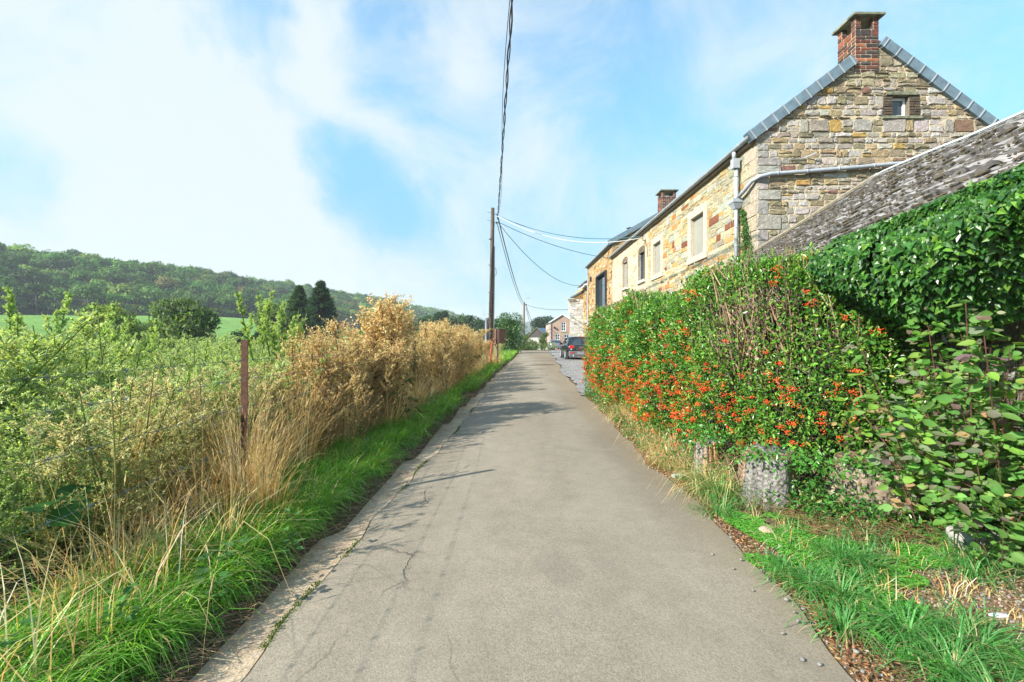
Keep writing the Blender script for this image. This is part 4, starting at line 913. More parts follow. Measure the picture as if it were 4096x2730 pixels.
# ================================================================ wire fence
fn = empty('wire_fence', (0, 0, 0), 0, 'barbed wire fence on rusty steel posts along the left verge', 'fence')
FX = -2.35; postsY = [(-2.9, 0), (4.0, 0), (10.9, .03), (19.7, -.02)]
for (y, lean) in postsY:
    z0 = float(hz_(FX, y)); m = MB()
    for dx, dy, sx, sy in ((0, 0, .058, .008), (-.025, .018, .008, .036)): m.box((FX+dx, y+dy, (z0-.3+1.51)/2), (sx, sy, 1.51-z0+.3), 0, (.5, .5, .5), Matrix.Rotation(lean, 3, 'Y'))
    m.build('post', M['rust'], fn)
for (y, x) in ((13.6, FX+.03), (16.2, FX)):
    z0 = float(hz_(x, y)); m = MB(); m.tube([(x, y, z0-.2), (x+.02, y, 1.48)], [.045, .04], 7); m.build('post', M['timber'], fn)
for wz, sg in ((1.335, .02), (1.17, .03), (.93, .03), (.62, .04)):
    m = MB(); Yp = [p[0] for p in postsY]
    for ya, yb in zip(Yp[:-1], Yp[1:]):
        n = 60 if ya < 5 else 30
        for k in (0, 1):
            c = tcurve((FX+.03, ya, wz), (FX+.03, yb, wz), sg, n)
            m.tube([p+Vector((math.cos(i*1.3+k*math.pi)*.0016, 0, math.sin(i*1.3+k*math.pi)*.0016)) for i, p in enumerate(c)], .0009, 4, caps=False)
        c = tcurve((FX+.03, ya, wz), (FX+.03, yb, wz), sg, n)
        for i in range(1, n, 2 if ya < 5 else 3):
            p = c[i]; m.tube([p+Vector((.012, 0, .016)), p-Vector((.012, 0, .016))], .0012, 3); m.tube([p+Vector((-.012, .004, .016)), p-Vector((-.012, .004, .016))], .0018, 3)
            m.tube([p-Vector((0, .012, 0)), p+Vector((0, .012, 0))], .0035, 5)
    m.build('barbed_wire', M['wire'], fn)

# ================================================================ cars
def car(name, label, loc, rz, paint, L=4.25, W=1.80, H=1.44, letters=True, detail=True):
    """body built nose +Y, tail at Y=0"""
    e = empty(name, loc, rz, label, 'car', 'cars parked along the stone houses')
    ys_ = [0, .03, .12, .35, .8, 1.6, 2.4, 3.1, 3.7, 4.05, 4.2, 4.25]
    hw = [.80, .86, .885, .90, .90, .90, .90, .90, .885, .84, .74, .60]
    zt = [.60, .90, .97, .985, .985, .975, .96, .94, .90, .82, .70, .60]      # belt / bonnet
    zb = [.32, .26, .22, .20, .20, .20, .20, .20, .20, .22, .28, .34]
    m = MB(); ring = []
    k = L/4.25
    for y, h_, t_, b_ in zip(ys_, hw, zt, zb):
        h_ *= W/1.8
        pr = [(-h_*.90, b_), (-h_*.985, b_+.12), (-h_, (b_+t_)*.5), (-h_*.985, t_-.10), (-h_*.93, t_-.015), (-h_*.7, t_+.02), (0, t_+.035), (h_*.7, t_+.02), (h_*.93, t_-.015), (h_*.985, t_-.10), (h_, (b_+t_)*.5), (h_*.985, b_+.12), (h_*.90, b_)]
        ring.append([(x, y*k, z) for x, z in pr])
    n = 13; vs = [p for r_ in ring for p in r_]
    fs = [(i*n+j, i*n+(j+1) % n, (i+1)*n+(j+1) % n, (i+1)*n+j) for i in range(len(ring)-1) for j in range(n)]+[tuple(range(n)), tuple(reversed(range((len(ring)-1)*n, len(ring)*n)))]
    m.add(vs, fs)
    body = m.build('body', paint, e, True, fixn=True)
    # cabin: roof skin + pillars over dark glass
    gy = [.10, .22, .42, 1.4, 2.3, 2.62, 3.15]; gt = [.98, 1.22, 1.40, 1.44, 1.41, 1.32, .97]; gw_ = [.80, .72, .66, .665, .65, .64, .74]
    def cab_(m, inset, z_lo, z_hi, col=(.5, .5, .5)):
        vs = []
        for y, t_, w_ in zip(gy, gt, gw_):
            t_ = .96+(t_-.96)*(H-.96)/(1.44-.96); w_ = w_*W/1.8
            zz = t_-.045
            pr = [(-.83*W/1.8+inset, .93), (-w_+inset, max(.94, zz)), (-w_*.86, t_-inset), (0, t_+.012-inset), (w_*.86, t_-inset), (w_-inset, max(.94, zz)), (.83*W/1.8-inset, .93)]
            vs += [(x, y*k, z) for x, z in pr]
        n = 7; fs = [(i*n+j, i*n+j+1, (i+1)*n+j+1, (i+1)*n+j) for i in range(len(gy)-1) for j in range(n-1)]+[tuple(range(n)), tuple(reversed(range((len(gy)-1)*n, len(gy)*n)))]
        m.add(vs, fs, col)
    m = MB(); cab_(m, .0, 0, 0); gl = m.build('cabin_glass', M['glass'], e, False, fixn=True)
    m = MB(); s = W/1.8; hh = (H-.96)/.48
    Z = lambda z: .96+(z-.96)*hh
    # roof panel, rails and pillars as slim solid pieces proud of the glass
    rp_ = [(.36, .655), (.45, .665), (1.4, .675), (2.3, .66), (2.42, .65)]
    vs = []
    for (y, w_) in rp_:
        t_ = float(np.interp(y, gy, gt)); t_ = Z(t_)
        vs += [(-w_*s, y*k, t_-.045), (-w_*s*.86, y*k, t_+.016), (0, y*k, t_+.03), (w_*s*.86, y*k, t_+.016), (w_*s, y*k, t_-.045)]
    n = 5; m.add(vs, [(i*n+j, i*n+j+1, (i+1)*n+j+1, (i+1)*n+j) for i in range(len(rp_)-1) for j in range(n-1)]+[(0, 4, 3, 2, 1), (20, 21, 22, 23, 24)])
    roof = m.build('roof', paint, e, True, fixn=True); sm = roof.modifiers.new('solid', 'SOLIDIFY'); sm.thickness = .02
    for sx in (-1, 1):
        for ya, yb, r_ in ((.14, .40, .045), (1.05, 1.02, .022), (1.95, 1.92, .028), (3.1, 2.45, .035)):
            tb = Z(float(np.interp(yb, gy, gt)))-.04; m = MB(); m.tube([(sx*.825*s, ya*k, .95), (sx*.672*s, yb*k, tb)], r_, 6); m.build('pillar', paint, e, True)
    m = MB(); m.tube([(-.70*s, .03, .955), (.70*s, .03, .955)], .008, 5); m.build('chrome_strip', M['chrome'], body) if detail else None
    # wheels
    for y in (.78*k, 3.38*k):
        for sx in (-1, 1):
            wc = (sx*(.80*s), y, .32)
            m = MB(); m.lathe([(.20, -.10), (.30, -.105), (.32, -.08), (.32, .08), (.30, .105), (.20, .10)], (0, 0, 0), 22, axis='X')
            wh = m.build('wheel', M['rubber'], e, True, fixn=True); wh.location = wc
            m = MB(); m.lathe([(.0, .07*sx), (.04, .108*sx), (.06, .09*sx)], (0, 0, 0), 10, axis='X')
            for a in range(5):
                an = a*2*math.pi/5; m.tube([(.095*sx, .03*math.cos(an), .03*math.sin(an)), (.10*sx, .2*math.cos(an), .2*math.sin(an))], [.035, .022], 5)
            m.lathe([(.19, .085*sx), (.215, .108*sx), (.225, .085*sx)], (0, 0, 0), 22, axis='X'); m.build('rim', M['pipe'], wh, fixn=True)
            m = MB(); m.lathe([(.345, -.02), (.385, -.02), (.385, .07), (.345, .07)], (0, 0, 0), 22, axis='X'); ar = m.build('wheel_arch', M['plastic'], e, fixn=True); ar.location = (sx*.86*s, y, .32)
            m = MB(); m.lathe([(.0, -.03), (.36, -.03), (.36, .02), (0, .02)], (0, 0, 0), 20, axis='X'); a2 = m.build('wheel_well', M['rubber'], e, fixn=True); a2.location = (sx*.87*s, y, .33)
            wh.location = (sx*(.825*s), y, .32)
    m = MB(); prof = [(-.86*s, .03), (-.7*s, -.055), (.7*s, -.055), (.86*s, .03), (.86*s, .25), (-.86*s, .25)]
    m.prism(prof, .24, .55, axis='Z'); m.build('rear_bumper', M['plastic'] if detail else paint, e, bevel=.03, fixn=True)
    for sx in (-1, 1):
        m = MB(); n = 20; vs = []
        rx, rz_ = (.165, .085) if detail else (.17, .07); cx, cz = sx*.62*s, .80
        for d_, kk in ((.06, 1), (-.035, 1), (-.05, .85)):
            vs += [(cx+math.copysign(abs(math.cos(2*math.pi*i/n))**.6, math.cos(2*math.pi*i/n))*rx*kk, d_+.09*abs(cx+math.cos(2*math.pi*i/n)*rx*kk)**3*.6, cz+math.copysign(abs(math.sin(2*math.pi*i/n))**.8, math.sin(2*math.pi*i/n))*rz_*kk) for i in range(n)]
        m.add(vs, [(i+j*n, (i+1) % n+j*n, (i+1) % n+(j+1)*n, i+(j+1)*n) for j in range(2) for i in range(n)]+[tuple(reversed(range(2*n, 3*n)))])
        tl = m.build('tail_light', M['lamp_red'], e, False, fixn=True)
        if detail:
            m = MB(); pts = [(cx+math.copysign(abs(math.cos(2*math.pi*i/n))**.6, math.cos(2*math.pi*i/n))*rx*1.04, -.03+.09*abs(cx)**3*.6, cz+math.copysign(abs(math.sin(2*math.pi*i/n))**.8, math.sin(2*math.pi*i/n))*rz_*1.06) for i in range(n+1)]
            m.tube(pts, .008, 4, caps=False); m.build('chrome_ring', M['chrome'], tl)
            m = MB(); m.box((sx*.60*s, -.052, .46), (.26, .03, .055)); m.build('reflector', M['lamp_red'], e)
            m = MB(); m.lathe([(.035, .02), (.055, .02), (.055, -.03), (.045, -.035), (.035, -.03)], (sx*.52, -.05, .27), 14, axis='Y'); m.build('exhaust', M['chrome'], e, True, fixn=True)
        m = MB(); m.tube([(sx*.86*s, 2.5*k, .97), (sx*.96*s, 2.5*k, 1.0)], .02, 5); m.box((sx*1.0*s, 2.5*k, 1.02), (.16, .10, .12)); m.build('wing_mirror', paint, e, bevel=.03)
    m = MB(); m.box((0, -.055 if detail else -.02, .42 if detail else .62), (.54, .012, .13)); m.build('number_plate', M['plate'], e)
    if detail:
        m = MB(); m.box((0, -.012, .80), (.36, .02, .022)); m.build('boot_handle', M['chrome'], e)
        m = MB(); m.box((.02, .12, 1.15), (.02, .02, .45), 0, (.5, .5, .5), Matrix.Rotation(math.radians(-27), 3, 'X')); m.build('door_split', paint, e)
        for q_ in ([(-.05, .13, 1.02), (-.45, .15, 1.06)], [(.08, .13, 1.02), (.48, .15, 1.06)]): m = MB(); m.tube(q_, .01, 4); m.build('wiper', M['rubber'], e)
        m = MB(); m.tube([(0, .75, 1.44), (0, .62, 1.53)], [.02, .012], 6); m.build('aerial', M['rubber'], e)
        m = MB(); m.box((0, .36, 1.395), (.3, .03, .02)); m.build('brake_light', M['lamp_red'], e)
        for q_ in ([(-.895, 1.25, .84), (-.91, 1.45, .84)], [(-.895, 2.1, .83), (-.91, 2.3, .83)]): m = MB(); m.tube(q_, .012, 5); m.build('door_handle', M['chrome'], e)
        for q_ in (-.905, .905): m = MB(); m.tube([(q_, .5, .955), (q_, 3.0, .955)], .007, 4); m.build('side_trim', M['chrome'], e)
        m = MB(); m.box((-.64, -.022, .655), (.10, .012, .075)); m.build('badge', M['pipe'], e)
        for y in (1.05, 2.0): m = MB(); m.box((-.902, y, .62), (.006, .012, .62)); m.build('door_seam', M['rubber'], e)
    if letters:
        cu = bpy.data.curves.new('lettering', 'FONT'); cu.body = 'CLUBMAN'; cu.size = .085; cu.space_character = 1.9; cu.extrude = .004; cu.align_x = 'CENTER'
        lo0 = bpy.data.objects.new('lettering_curve', cu); lm_ = bpy.data.meshes.new_from_object(lo0); bpy.data.objects.remove(lo0); lo = bpy.data.objects.new('lettering', lm_); sc.collection.objects.link(lo); lo.parent = e; lo.location = (0, -.028, .655); lo.rotation_euler = (math.radians(90), 0, 0); lm_.materials.clear(); lm_.materials.append(M['chrome'])
    return e
car('parked_car', 'black estate hatchback with chrome trimmed red tail lights on the gravel', (4.28, 28.0, float(g(28))+.03), math.radians(0), M['black_paint'])
car('parked_car', 'silver grey hatchback beyond the black car near the brick house', (6.75, 69.5, .20), math.radians(2), M['silver_paint'], 4.4, 1.80, 1.47, False, False)

# far lattice pylon
py = MB(); px, pyy, zb, zt = -62.0, 1000.0, 18.0, 70.0
for s1 in (-1, 1):
    for s2 in (-1, 1): py.tube([(px+s1*5, pyy+s2*5, zb), (px+s1*.8, pyy+s2*.8, zt)], .22, 4)
for i in range(8):
    za, zb2 = zb+(zt-zb)*i/8, zb+(zt-zb)*(i+1)/8; wa, wb = 5-4.2*i/8, 5-4.2*(i+1)/8
    for s1 in (-1, 1): py.tube([(px-wa*s1, pyy-wa, za), (px+wb*s1, pyy-wb, zb2)], .16, 3)
for z, hw in ((52, 9), (60, 8), (67, 5)): py.tube([(px-hw, pyy, z), (px+hw, pyy, z)], .3, 4)
tag(py.build('electricity_pylon', M['pipe'], None), 'faint lattice electricity pylon far beyond the trees left of the pole', 'pylon')
# ================================================================ foliage tools
def unit(v): return v/(np.linalg.norm(v, axis=-1, keepdims=True)+1e-9)
def rdir(n, rs=R): return unit(rs.randn(n, 3))
class Acc:
    def __init__(s): s.V = []; s.Q = []; s.T = []; s.C = []; s.n = 0
    def put(s, V, Q=None, T=None, C=None):
        if Q is not None and len(Q): s.Q.append(np.asarray(Q)+s.n)
        if T is not None and len(T): s.T.append(np.asarray(T)+s.n)
        s.V.append(V); s.C.append(C); s.n += len(V)
    def merged(s):
        return np.concatenate(s.V), (np.concatenate(s.Q) if s.Q else np.zeros((0, 4), int)), (np.concatenate(s.T) if s.T else np.zeros((0, 3), int)), np.concatenate(s.C)
    def build(s, name, mat, parent=None, smooth=False):
        V, Q, T, C = s.merged(); return np_mesh(name, V, [Q, T], C, mat, parent, smooth)
def leaves(acc, P, D, N, L, W, C, fold=.18, shape='oval'):
    n = len(P); D = unit(D); B = unit(np.cross(D, N)); N = unit(np.cross(B, D)); L = np.broadcast_to(L, (n,)); W = np.broadcast_to(W, (n,))
    def pt(a, b, c): return P+D*(a*L)[:, None]+B*(b*W)[:, None]+N*(c*W)[:, None]
    if shape == 'oval':
        V = np.stack([pt(0, 0, 0), pt(.35, -.5, fold), pt(.35, .5, fold), pt(.75, -.42, fold*.7), pt(.75, .42, fold*.7), pt(1, 0, -.1)], 1)
        q = np.array([(0, 2, 4, 5), (0, 5, 3, 1)]); k = 6
    elif shape == 'big':
        V = np.stack([pt(t_, s_*w_, (0 if s_ else -fold)-.9*t_*t_*fold) for t_, w_ in ((0, .03), (.16, .38), (.42, .5), (.72, .34), (1, .02)) for s_ in (-1, 0, 1)], 1); k = 15
        q = np.array([(3*i+j, 3*i+j+1, 3*i+j+4, 3*i+j+3) for i in range(4) for j in range(2)])
    elif shape == 'ivy':
        V = np.stack([pt(0, 0, 0), pt(-.08, -.5, fold), pt(-.08, .5, fold), pt(.45, -.34, fold), pt(.45, .34, fold), pt(1, 0, -.15)], 1)
        q = np.array([(0, 2, 4, 5), (0, 5, 3, 1)]); k = 6
    else:
        V = np.stack([pt(0, 0, 0), pt(.45, -.5, 0), pt(1, 0, 0), pt(.45, .5, 0)], 1); q = np.array([(0, 1, 2, 3)]); k = 4
    Q = (np.arange(n)[:, None, None]*k+q[None]).reshape(-1, 4)
    acc.put(V.reshape(-1, 3), Q, None, np.repeat(C, k, 0))
def ribbons(acc, P, az, H, W, C, bend, segs=4, up=1.0, tipC=None, droop=1.0):
    """grass blades: P base, az direction of bend, H length, bend 0..1"""
    n = len(P); dx = np.cos(az); dy = np.sin(az); side = np.stack([-dy, dx, np.zeros(n)], 1)
    rows = []; cs = []
    for i in range(segs+1):
        t = i/segs; ang = bend*(t**1.2)*1.5*droop       # angle from vertical
        ln = H*t
        hor = ln*np.sin(ang*.7); ver = ln*np.cos(ang*.7)*up
        c = P+np.stack([dx*hor, dy*hor, ver], 1); wv = (W*(1-t**1.6)+.0006)[:, None]*.5
        rows += [c-side*wv, c+side*wv]
        cc = C if tipC is None else C*(1-t)+tipC*t
        cs += [cc, cc]
    V = np.stack(rows, 1); Cc = np.stack(cs, 1); k = 2*(segs+1)
    q = np.array([(2*i, 2*i+1, 2*i+3, 2*i+2) for i in range(segs)])
    Q = (np.arange(n)[:, None, None]*k+q[None]).reshape(-1, 4); acc.put(V.reshape(-1, 3), Q, None, Cc.reshape(-1, 3))
def sticks(acc, A, B, ra, rb, C):
    """three sided sticks from A to B"""
    n = len(A); d = unit(B-A); a = np.where(np.abs(d[:, 2:3]) < .9, np.array([[0, 0, 1.]]), np.array([[1., 0, 0]])); u = unit(np.cross(d, a)); v = np.cross(d, u)
    ra = np.broadcast_to(ra, (n,))[:, None]; rb = np.broadcast_to(rb, (n,))[:, None]
    P = []
    for (c, r) in ((A, ra), (B, rb)):
        for k in range(3): an = 2*math.pi*k/3; P.append(c+(u*math.cos(an)+v*math.sin(an))*r)
    V = np.stack(P, 1); q = np.array([(0, 1, 4, 3), (1, 2, 5, 4), (2, 0, 3, 5)])
    acc.put(V.reshape(-1, 3), (np.arange(n)[:, None, None]*6+q[None]).reshape(-1, 4), None, np.repeat(C, 6, 0))
def cvar(base, n, a=.2, hue=.08, rs=R):
    base = np.asarray(base, float); k = 1+a*rs.randn(n, 1)*.7
    return np.clip(base*np.clip(k, .35, 1.9)*(1+hue*rs.randn(n, 3)), .003, .9)
def pick(tbl, n, rs=R):
    w_ = np.array([t[0] for t in tbl], float); i = rs.choice(len(tbl), n, p=w_/w_.sum()); return np.array([t[1] for t in tbl])[i]
def tile_into(acc, tmpl, pos, rz, scl, tint=None, leanx=None, rs=R):
    V, Q, T, C = tmpl; k = len(V); n = len(pos)
    c, s = np.cos(rz), np.sin(rz)
    X = V[None, :, 0]*c[:, None]-V[None, :, 1]*s[:, None]; Y = V[None, :, 0]*s[:, None]+V[None, :, 1]*c[:, None]; Z = np.repeat(V[None, :, 2], n, 0)
    sc3 = np.broadcast_to(np.asarray(scl), (n,)) if np.ndim(scl) < 2 else None
    S = sc3[:, None] if sc3 is not None else None
    if sc3 is not None: X = X*S; Y = Y*S; Z = Z*S
    else: X = X*scl[:, 0:1]; Y = Y*scl[:, 0:1]; Z = Z*scl[:, 1:2]
    if leanx is not None: X = X+Z*leanx[:, 0:1]*np.abs(Z); Y = Y+Z*leanx[:, 1:2]*np.abs(Z)
    W = np.stack([X, Y, Z], -1)+pos[:, None]
    CC = np.repeat(C[None], n, 0)
    if tint is not None: CC = CC*tint[:, None]
    off = (np.arange(n)*k)[:, None, None]
    acc.put(W.reshape(-1, 3), (Q[None]+off).reshape(-1, 4) if len(Q) else None, (T[None]+off).reshape(-1, 3) if len(T) else None, CC.reshape(-1, 3))

# ================================================================ hillside wood (a far mass of crowns)
TREEG = [(6, (.075, .165, .033)), (4, (.12, .25, .045)), (2, (.05, .115, .028)), (1.6, (.19, .30, .06)), (.35, (.20, .19, .06)), (.18, (.24, .14, .06))]
def crown_tmpl(rs, n, leaf, squash=.8, lumps=9):
    a = Acc(); lc = rs.randn(lumps, 3); lc = unit(lc)*rs.uniform(.25, .62, (lumps, 1)); lc[:, 2] = np.abs(lc[:, 2])*.9-.15; lr = rs.uniform(.32, .5, lumps)
    i = rs.randint(0, lumps, n); d = rdir(n, rs); d[:, 2] = np.where(d[:, 2] < -.3, -d[:, 2]*.5, d[:, 2]); P = lc[i]+d*(lr[i]*rs.uniform(.78, 1.06, n))[:, None]; P[:, 2] *= squash
    Nn = unit(d+.45*rs.randn(n, 3)+np.array([0, 0, .35])); D = unit(np.cross(Nn, rs.randn(n, 3)))
    lum = 1+.20*np.sin(i*2.4)
    leaves(a, P, D, Nn, leaf*rs.uniform(.7, 1.3, n), leaf*rs.uniform(.5, .9, n), cvar((1, 1, 1), n, .2, .05, rs)*lum[:, None], 0, 'dia')
    return a.merged()
rs = np.random.RandomState(21)
tm = [crown_tmpl(rs, 520, .17) for _ in range(7)]; tm_s = [crown_tmpl(rs, 260, .24) for _ in range(4)]
wood = Acc(); pts = []
tries = 0
cand = np.stack([rs.uniform(-330, -20, 60000), rs.uniform(50, 1000, 60000)], 1)
d_, s_ = ridge_d(cand[:, 0], cand[:, 1]); ang = cand[:, 0]/cand[:, 1]
ok = (s_ < 0) & (d_ < 103) & (ang > -1.35) & (ang < .02) & (cand[:, 1] > 60); ok |= (s_ >= 0) & (d_ < 40) & (ang > -1.35) & (ang < .02)
cand = cand[ok]; grid = {}
for c in cand:
    sp_ = 6.2 if c[1] < 450 else 9.5
    key = (int(c[0]//sp_), int(c[1]//sp_))
    if any((key[0]+i, key[1]+j) in grid and np.hypot(*(grid[(key[0]+i, key[1]+j)]-c)) < sp_ for i in (-1, 0, 1) for j in (-1, 0, 1)): continue
    grid[key] = c; pts.append(c)
pts = np.array(pts); print('wood trees', len(pts))
Z = hz_(pts[:, 0], pts[:, 1]); sz = rs.uniform(4.2, 6.6, len(pts)); ht = rs.uniform(8, 13, len(pts)); 
tint = cvar(pick(TREEG, len(pts), rs), len(pts), .18, .08, rs)
sel = rs.randint(0, 7, len(pts)); farm = pts[:, 1] > 380
for k in range(7):
    m_ = (sel == k) & ~farm
    if m_.any(): tile_into(wood, tm[k], np.stack([pts[m_, 0], pts[m_, 1], Z[m_]+ht[m_]*.62], 1), rs.uniform(0, 6.28, m_.sum()), np.stack([sz[m_], sz[m_]*1.05], 1), tint[m_])
    m_ = (sel == k) & farm
    if m_.any(): tile_into(wood, tm_s[k % 4], np.stack([pts[m_, 0], pts[m_, 1], Z[m_]+ht[m_]*.6], 1), rs.uniform(0, 6.28, m_.sum()), np.stack([sz[m_]*1.5, sz[m_]*1.2], 1), tint[m_])
# lower leafy skirt on the wood edge and trunks
d_, s_ = ridge_d(pts[:, 0], pts[:, 1]); ed = (d_ > 84) & (pts[:, 1] < 420)
n = ed.sum(); tile_into(wood, tm_s[0], np.stack([pts[ed, 0]+rs.randn(n), pts[ed, 1]+rs.randn(n), Z[ed]+2.2], 1), rs.uniform(0, 6.28, n), np.stack([sz[ed]*.8, sz[ed]*.7], 1), tint[ed]*.8)
A = np.stack([pts[:, 0], pts[:, 1], Z-.5], 1)[~farm]; B = A+np.stack([rs.randn(len(A))*.5, rs.randn(len(A))*.5, ht[~farm]*.9], 1)
sticks(wood, A, B, .28, .12, cvar((.09, .075, .06), len(A)))
tag(wood.build('hillside_wood', M['far_leaf']), 'dense mixed green wood covering the hill beyond the meadow', 'wood', kind='stuff')
# far blue hill wood
fw = Acc(); n = 900; P = np.stack([rs.uniform(-30, 190, n), rs.uniform(1250, 1480, n), np.zeros(n)], 1); P[:, 2] = hz_(P[:, 0], P[:, 1])+2
tile_into(fw, tm_s[1], P, rs.uniform(0, 6.28, n), np.stack([rs.uniform(7, 11, n), rs.uniform(7, 10, n)], 1), cvar((.04, .09, .03), n))
tag(fw.build('distant_wood', M['far_leaf']), 'faint blue wooded hill seen between the round bush and the dark tree', 'wood', kind='stuff')

# ================================================================ individual trees
def tree(name, label, pos, height, width, base_h, tone, nleaf, leaf, group=None, cat='tree', lumps=16, seed=1, trunk=.2, squash=1.0, mat='leaf_soft', two=None, upright=0):
    rs = np.random.RandomState(seed); x, y = pos; z = float(hz_(x, y))-.1; e = empty(name, (x, y, z), 0, label, cat, group)
    ch = height-base_h; a = Acc()
    th_ = rs.uniform(0, 6.28, lumps); rr_ = width*.5*np.sqrt(rs.uniform(0, 1, lumps))*.72; hh_ = rs.uniform(.12, .9, lumps)
    rr_ *= np.sin(np.clip(hh_, .1, 1)*math.pi*.92)**.5
    lc = np.stack([np.cos(th_)*rr_, np.sin(th_)*rr_, base_h+ch*hh_], 1); lr = width*rs.uniform(.14, .24, lumps)*(1.1-.35*hh_)
    i = rs.randint(0, lumps, nleaf); d = rdir(nleaf, rs); P = lc[i]+d*(lr[i]*rs.uniform(.5, 1.12, nleaf)**.6)[:, None]*np.array([1, 1, squash])
    P[:, 2] = np.clip(P[:, 2], .1, None)
    Nn = unit(d+.6*rs.randn(nleaf, 3)+np.array([0, 0, .4])); D = unit(np.cross(Nn, rs.randn(nleaf, 3))+np.array([0, 0, upright]))
    tone = tuple(1.45*q for q in tone); two = None if two is None else tuple(1.45*q for q in two); C = cvar(tone, nleaf, .28, .08, rs)
    if two is not None: mk_ = rs.rand(nleaf) < .25; C[mk_] = cvar(two, mk_.sum(), .2, .08, rs)
    leaves(a, P, D, Nn, leaf*rs.uniform(.7, 1.3, nleaf), leaf*rs.uniform(.35, .6, nleaf), C, 0, 'dia'); a.build('crown', M[mat], e)
    t_ = Acc(); m = MB(); m.tube([(0, 0, -.2), (width*.02, 0, height*.35), (-.02*width, .02*width, height*.75)], [trunk, trunk*.7, trunk*.25], 8, (.1, .075, .055)); tr = m.build('trunk', M['bark'], e, True)
    A = np.stack([np.zeros(lumps), np.zeros(lumps), np.clip(lc[:, 2]*.45, .2, height*.6)], 1); sticks(t_, A, lc+lr[:, None]*.3*unit(lc-A), trunk*.3, trunk*.06, cvar((.09, .07, .05), lumps)); t_.build('limb', M['twig'], tr)
    return e
def spruce(label, pos, height, width, tone, seed, group=None):
    rs = np.random.RandomState(seed); x, y = pos; z = float(hz_(x, y))-.1; e = empty('spruce_tree', (x, y, z), 0, label, 'tree', group)
    m = MB(); m.tube([(0, 0, -.2), (0, 0, height)], [.28, .03], 8); m.build('trunk', M['bark'], e)
    a = Acc(); nb = 300; t = rs.uniform(.05, .985, nb)**.9; az = rs.uniform(0, 6.28, nb); L = width*.5*(1-t)**1.05*rs.uniform(.7, 1.15, nb)+.15; hb = t*height
    A = np.stack([np.zeros(nb), np.zeros(nb), hb], 1); B = A+np.stack([np.cos(az)*L, np.sin(az)*L, -.22*L+.12*L*t*2], 1); sticks(a, A, B, .03, .008, cvar((.06, .045, .03), nb))
    k = 90; f = rs.uniform(.12, 1.0, (nb, k)); P = A[:, None]+(B-A)[:, None]*f[..., None]; P = P.reshape(-1, 3); n = len(P)
    Lr = np.repeat(L, k); P += np.stack([rs.randn(n)*.10*Lr**.5, rs.randn(n)*.10*Lr**.5, -np.abs(rs.randn(n))*.16+.05], 1)
    dd = np.repeat(unit(B-A), k, 0)+.7*rs.randn(n, 3)+np.array([0, 0, -.35]); leaves(a, P, dd, rdir(n, rs)+np.array([0, 0, .6]), (.42*rs.uniform(.6, 1.2, n)), .13, cvar(tone, n, .3, .08, rs), 0, 'dia')
    a.build('needles', M['leaf_soft'], e); return e
gtr = 'trees beyond the valley meadow'
spruce('dark pointed spruce, right of the pair, standing beyond the dry dock plants', (-25.2, 60), 12.4, 11.5, (.030, .07, .026), 3, 'spruce pair')
spruce('spruce left of the pair with a yellower green flank', (-28.6, 61), 11.8, 10.0, (.05, .10, .03), 5, 'spruce pair')
tree('broadleaf_tree', 'yellow green broadleaf tree leaning against the left spruce', (-31.2, 60), 9.2, 6.0, .5, (.075, .115, .025), 9000, .34, seed=8, two=(.11, .15, .03))
tree('willow_tree', 'grey green feathery willow standing alone in front of the meadow', (-21.3, 29.0), 6.4, 5.0, .3, (.075, .115, .045), 15000, .26, seed=12, trunk=.12, lumps=26, two=(.12, .17, .06), upright=.8)
tree('willow_bush', 'dark low willow bush at the foot of the lone willow', (-24.4, 31.0), 4.4, 4.0, .1, (.055, .085, .035), 8000, .24, cat='bush', seed=13, trunk=.08, upright=.6)
tree('willow_bush', 'wide feathery yellow green willow bush near the left edge', (-17.6, 20.6), 4.2, 4.6, .1, (.11, .15, .05), 13000, .22, cat='bush', seed=14, trunk=.07, lumps=24, two=(.15, .2, .07), upright=1.0)
tree('willow_bush', 'round grey green bush between the willow and the spruces', (-29.0, 52.0), 5.4, 4.6, .1, (.06, .09, .04), 6000, .3, cat='bush', seed=15, trunk=.08)
tree('willow_bush', 'rounded olive bush right of the lone willow on the meadow', (-17.6, 31.5), 3.4, 3.8, .1, (.07, .10, .04), 6000, .25, cat='bush', seed=17, trunk=.07)
row = [(-27, 92, 12.5, 9, 'tall broadleaf tree rising behind the highest dry dock plant'), (-23, 100, 10.5, 9, 'broad dark tree just right of the tall broadleaf behind the dock plants'),
       (-20, 108, 12, 6, 'upright bushy tree, third from the left in the dark row'), (-16.5, 104, 11.6, 6, 'pointed dark tree in the middle of the far row'), (-19.6, 92, 9, 8, 'low dark tree in front of the middle of the row'),
       (-13.8, 108, 10.6, 8, 'round dark tree right of the pointed one in the row'), (-10.6, 112, 10.2, 8, 'dark round tree left of the pale branched one'), (-8.0, 100, 8.5, 6, 'smaller tree close behind the last dock plants'),
       (-6.8, 118, 9.6, 7, 'open branched grey green tree just left of the utility pole'), (-3.0, 122, 8.2, 7, 'soft green tree just right of the utility pole')]
for i, (x, y, h, wd_, lb) in enumerate(row):
    tone = [(.06, .10, .03), (.03, .06, .022), (.035, .07, .025), (.022, .05, .02), (.028, .05, .022)][i % 5]
    tree('broadleaf_tree', lb, (x, y), h, wd_, 1.0, tone, 5200, .55, 'row of trees behind the dock plants', seed=40+i, lumps=18)
tree('round_bush', 'large rounded glossy green bush left of the lane beyond the cabinet', (-.45, 46.0), 4.0, 4.4, 0.0, (.028, .085, .018), 20000, .15, cat='bush', seed=61, lumps=30, trunk=.1, mat='leaf', two=(.08, .15, .03))
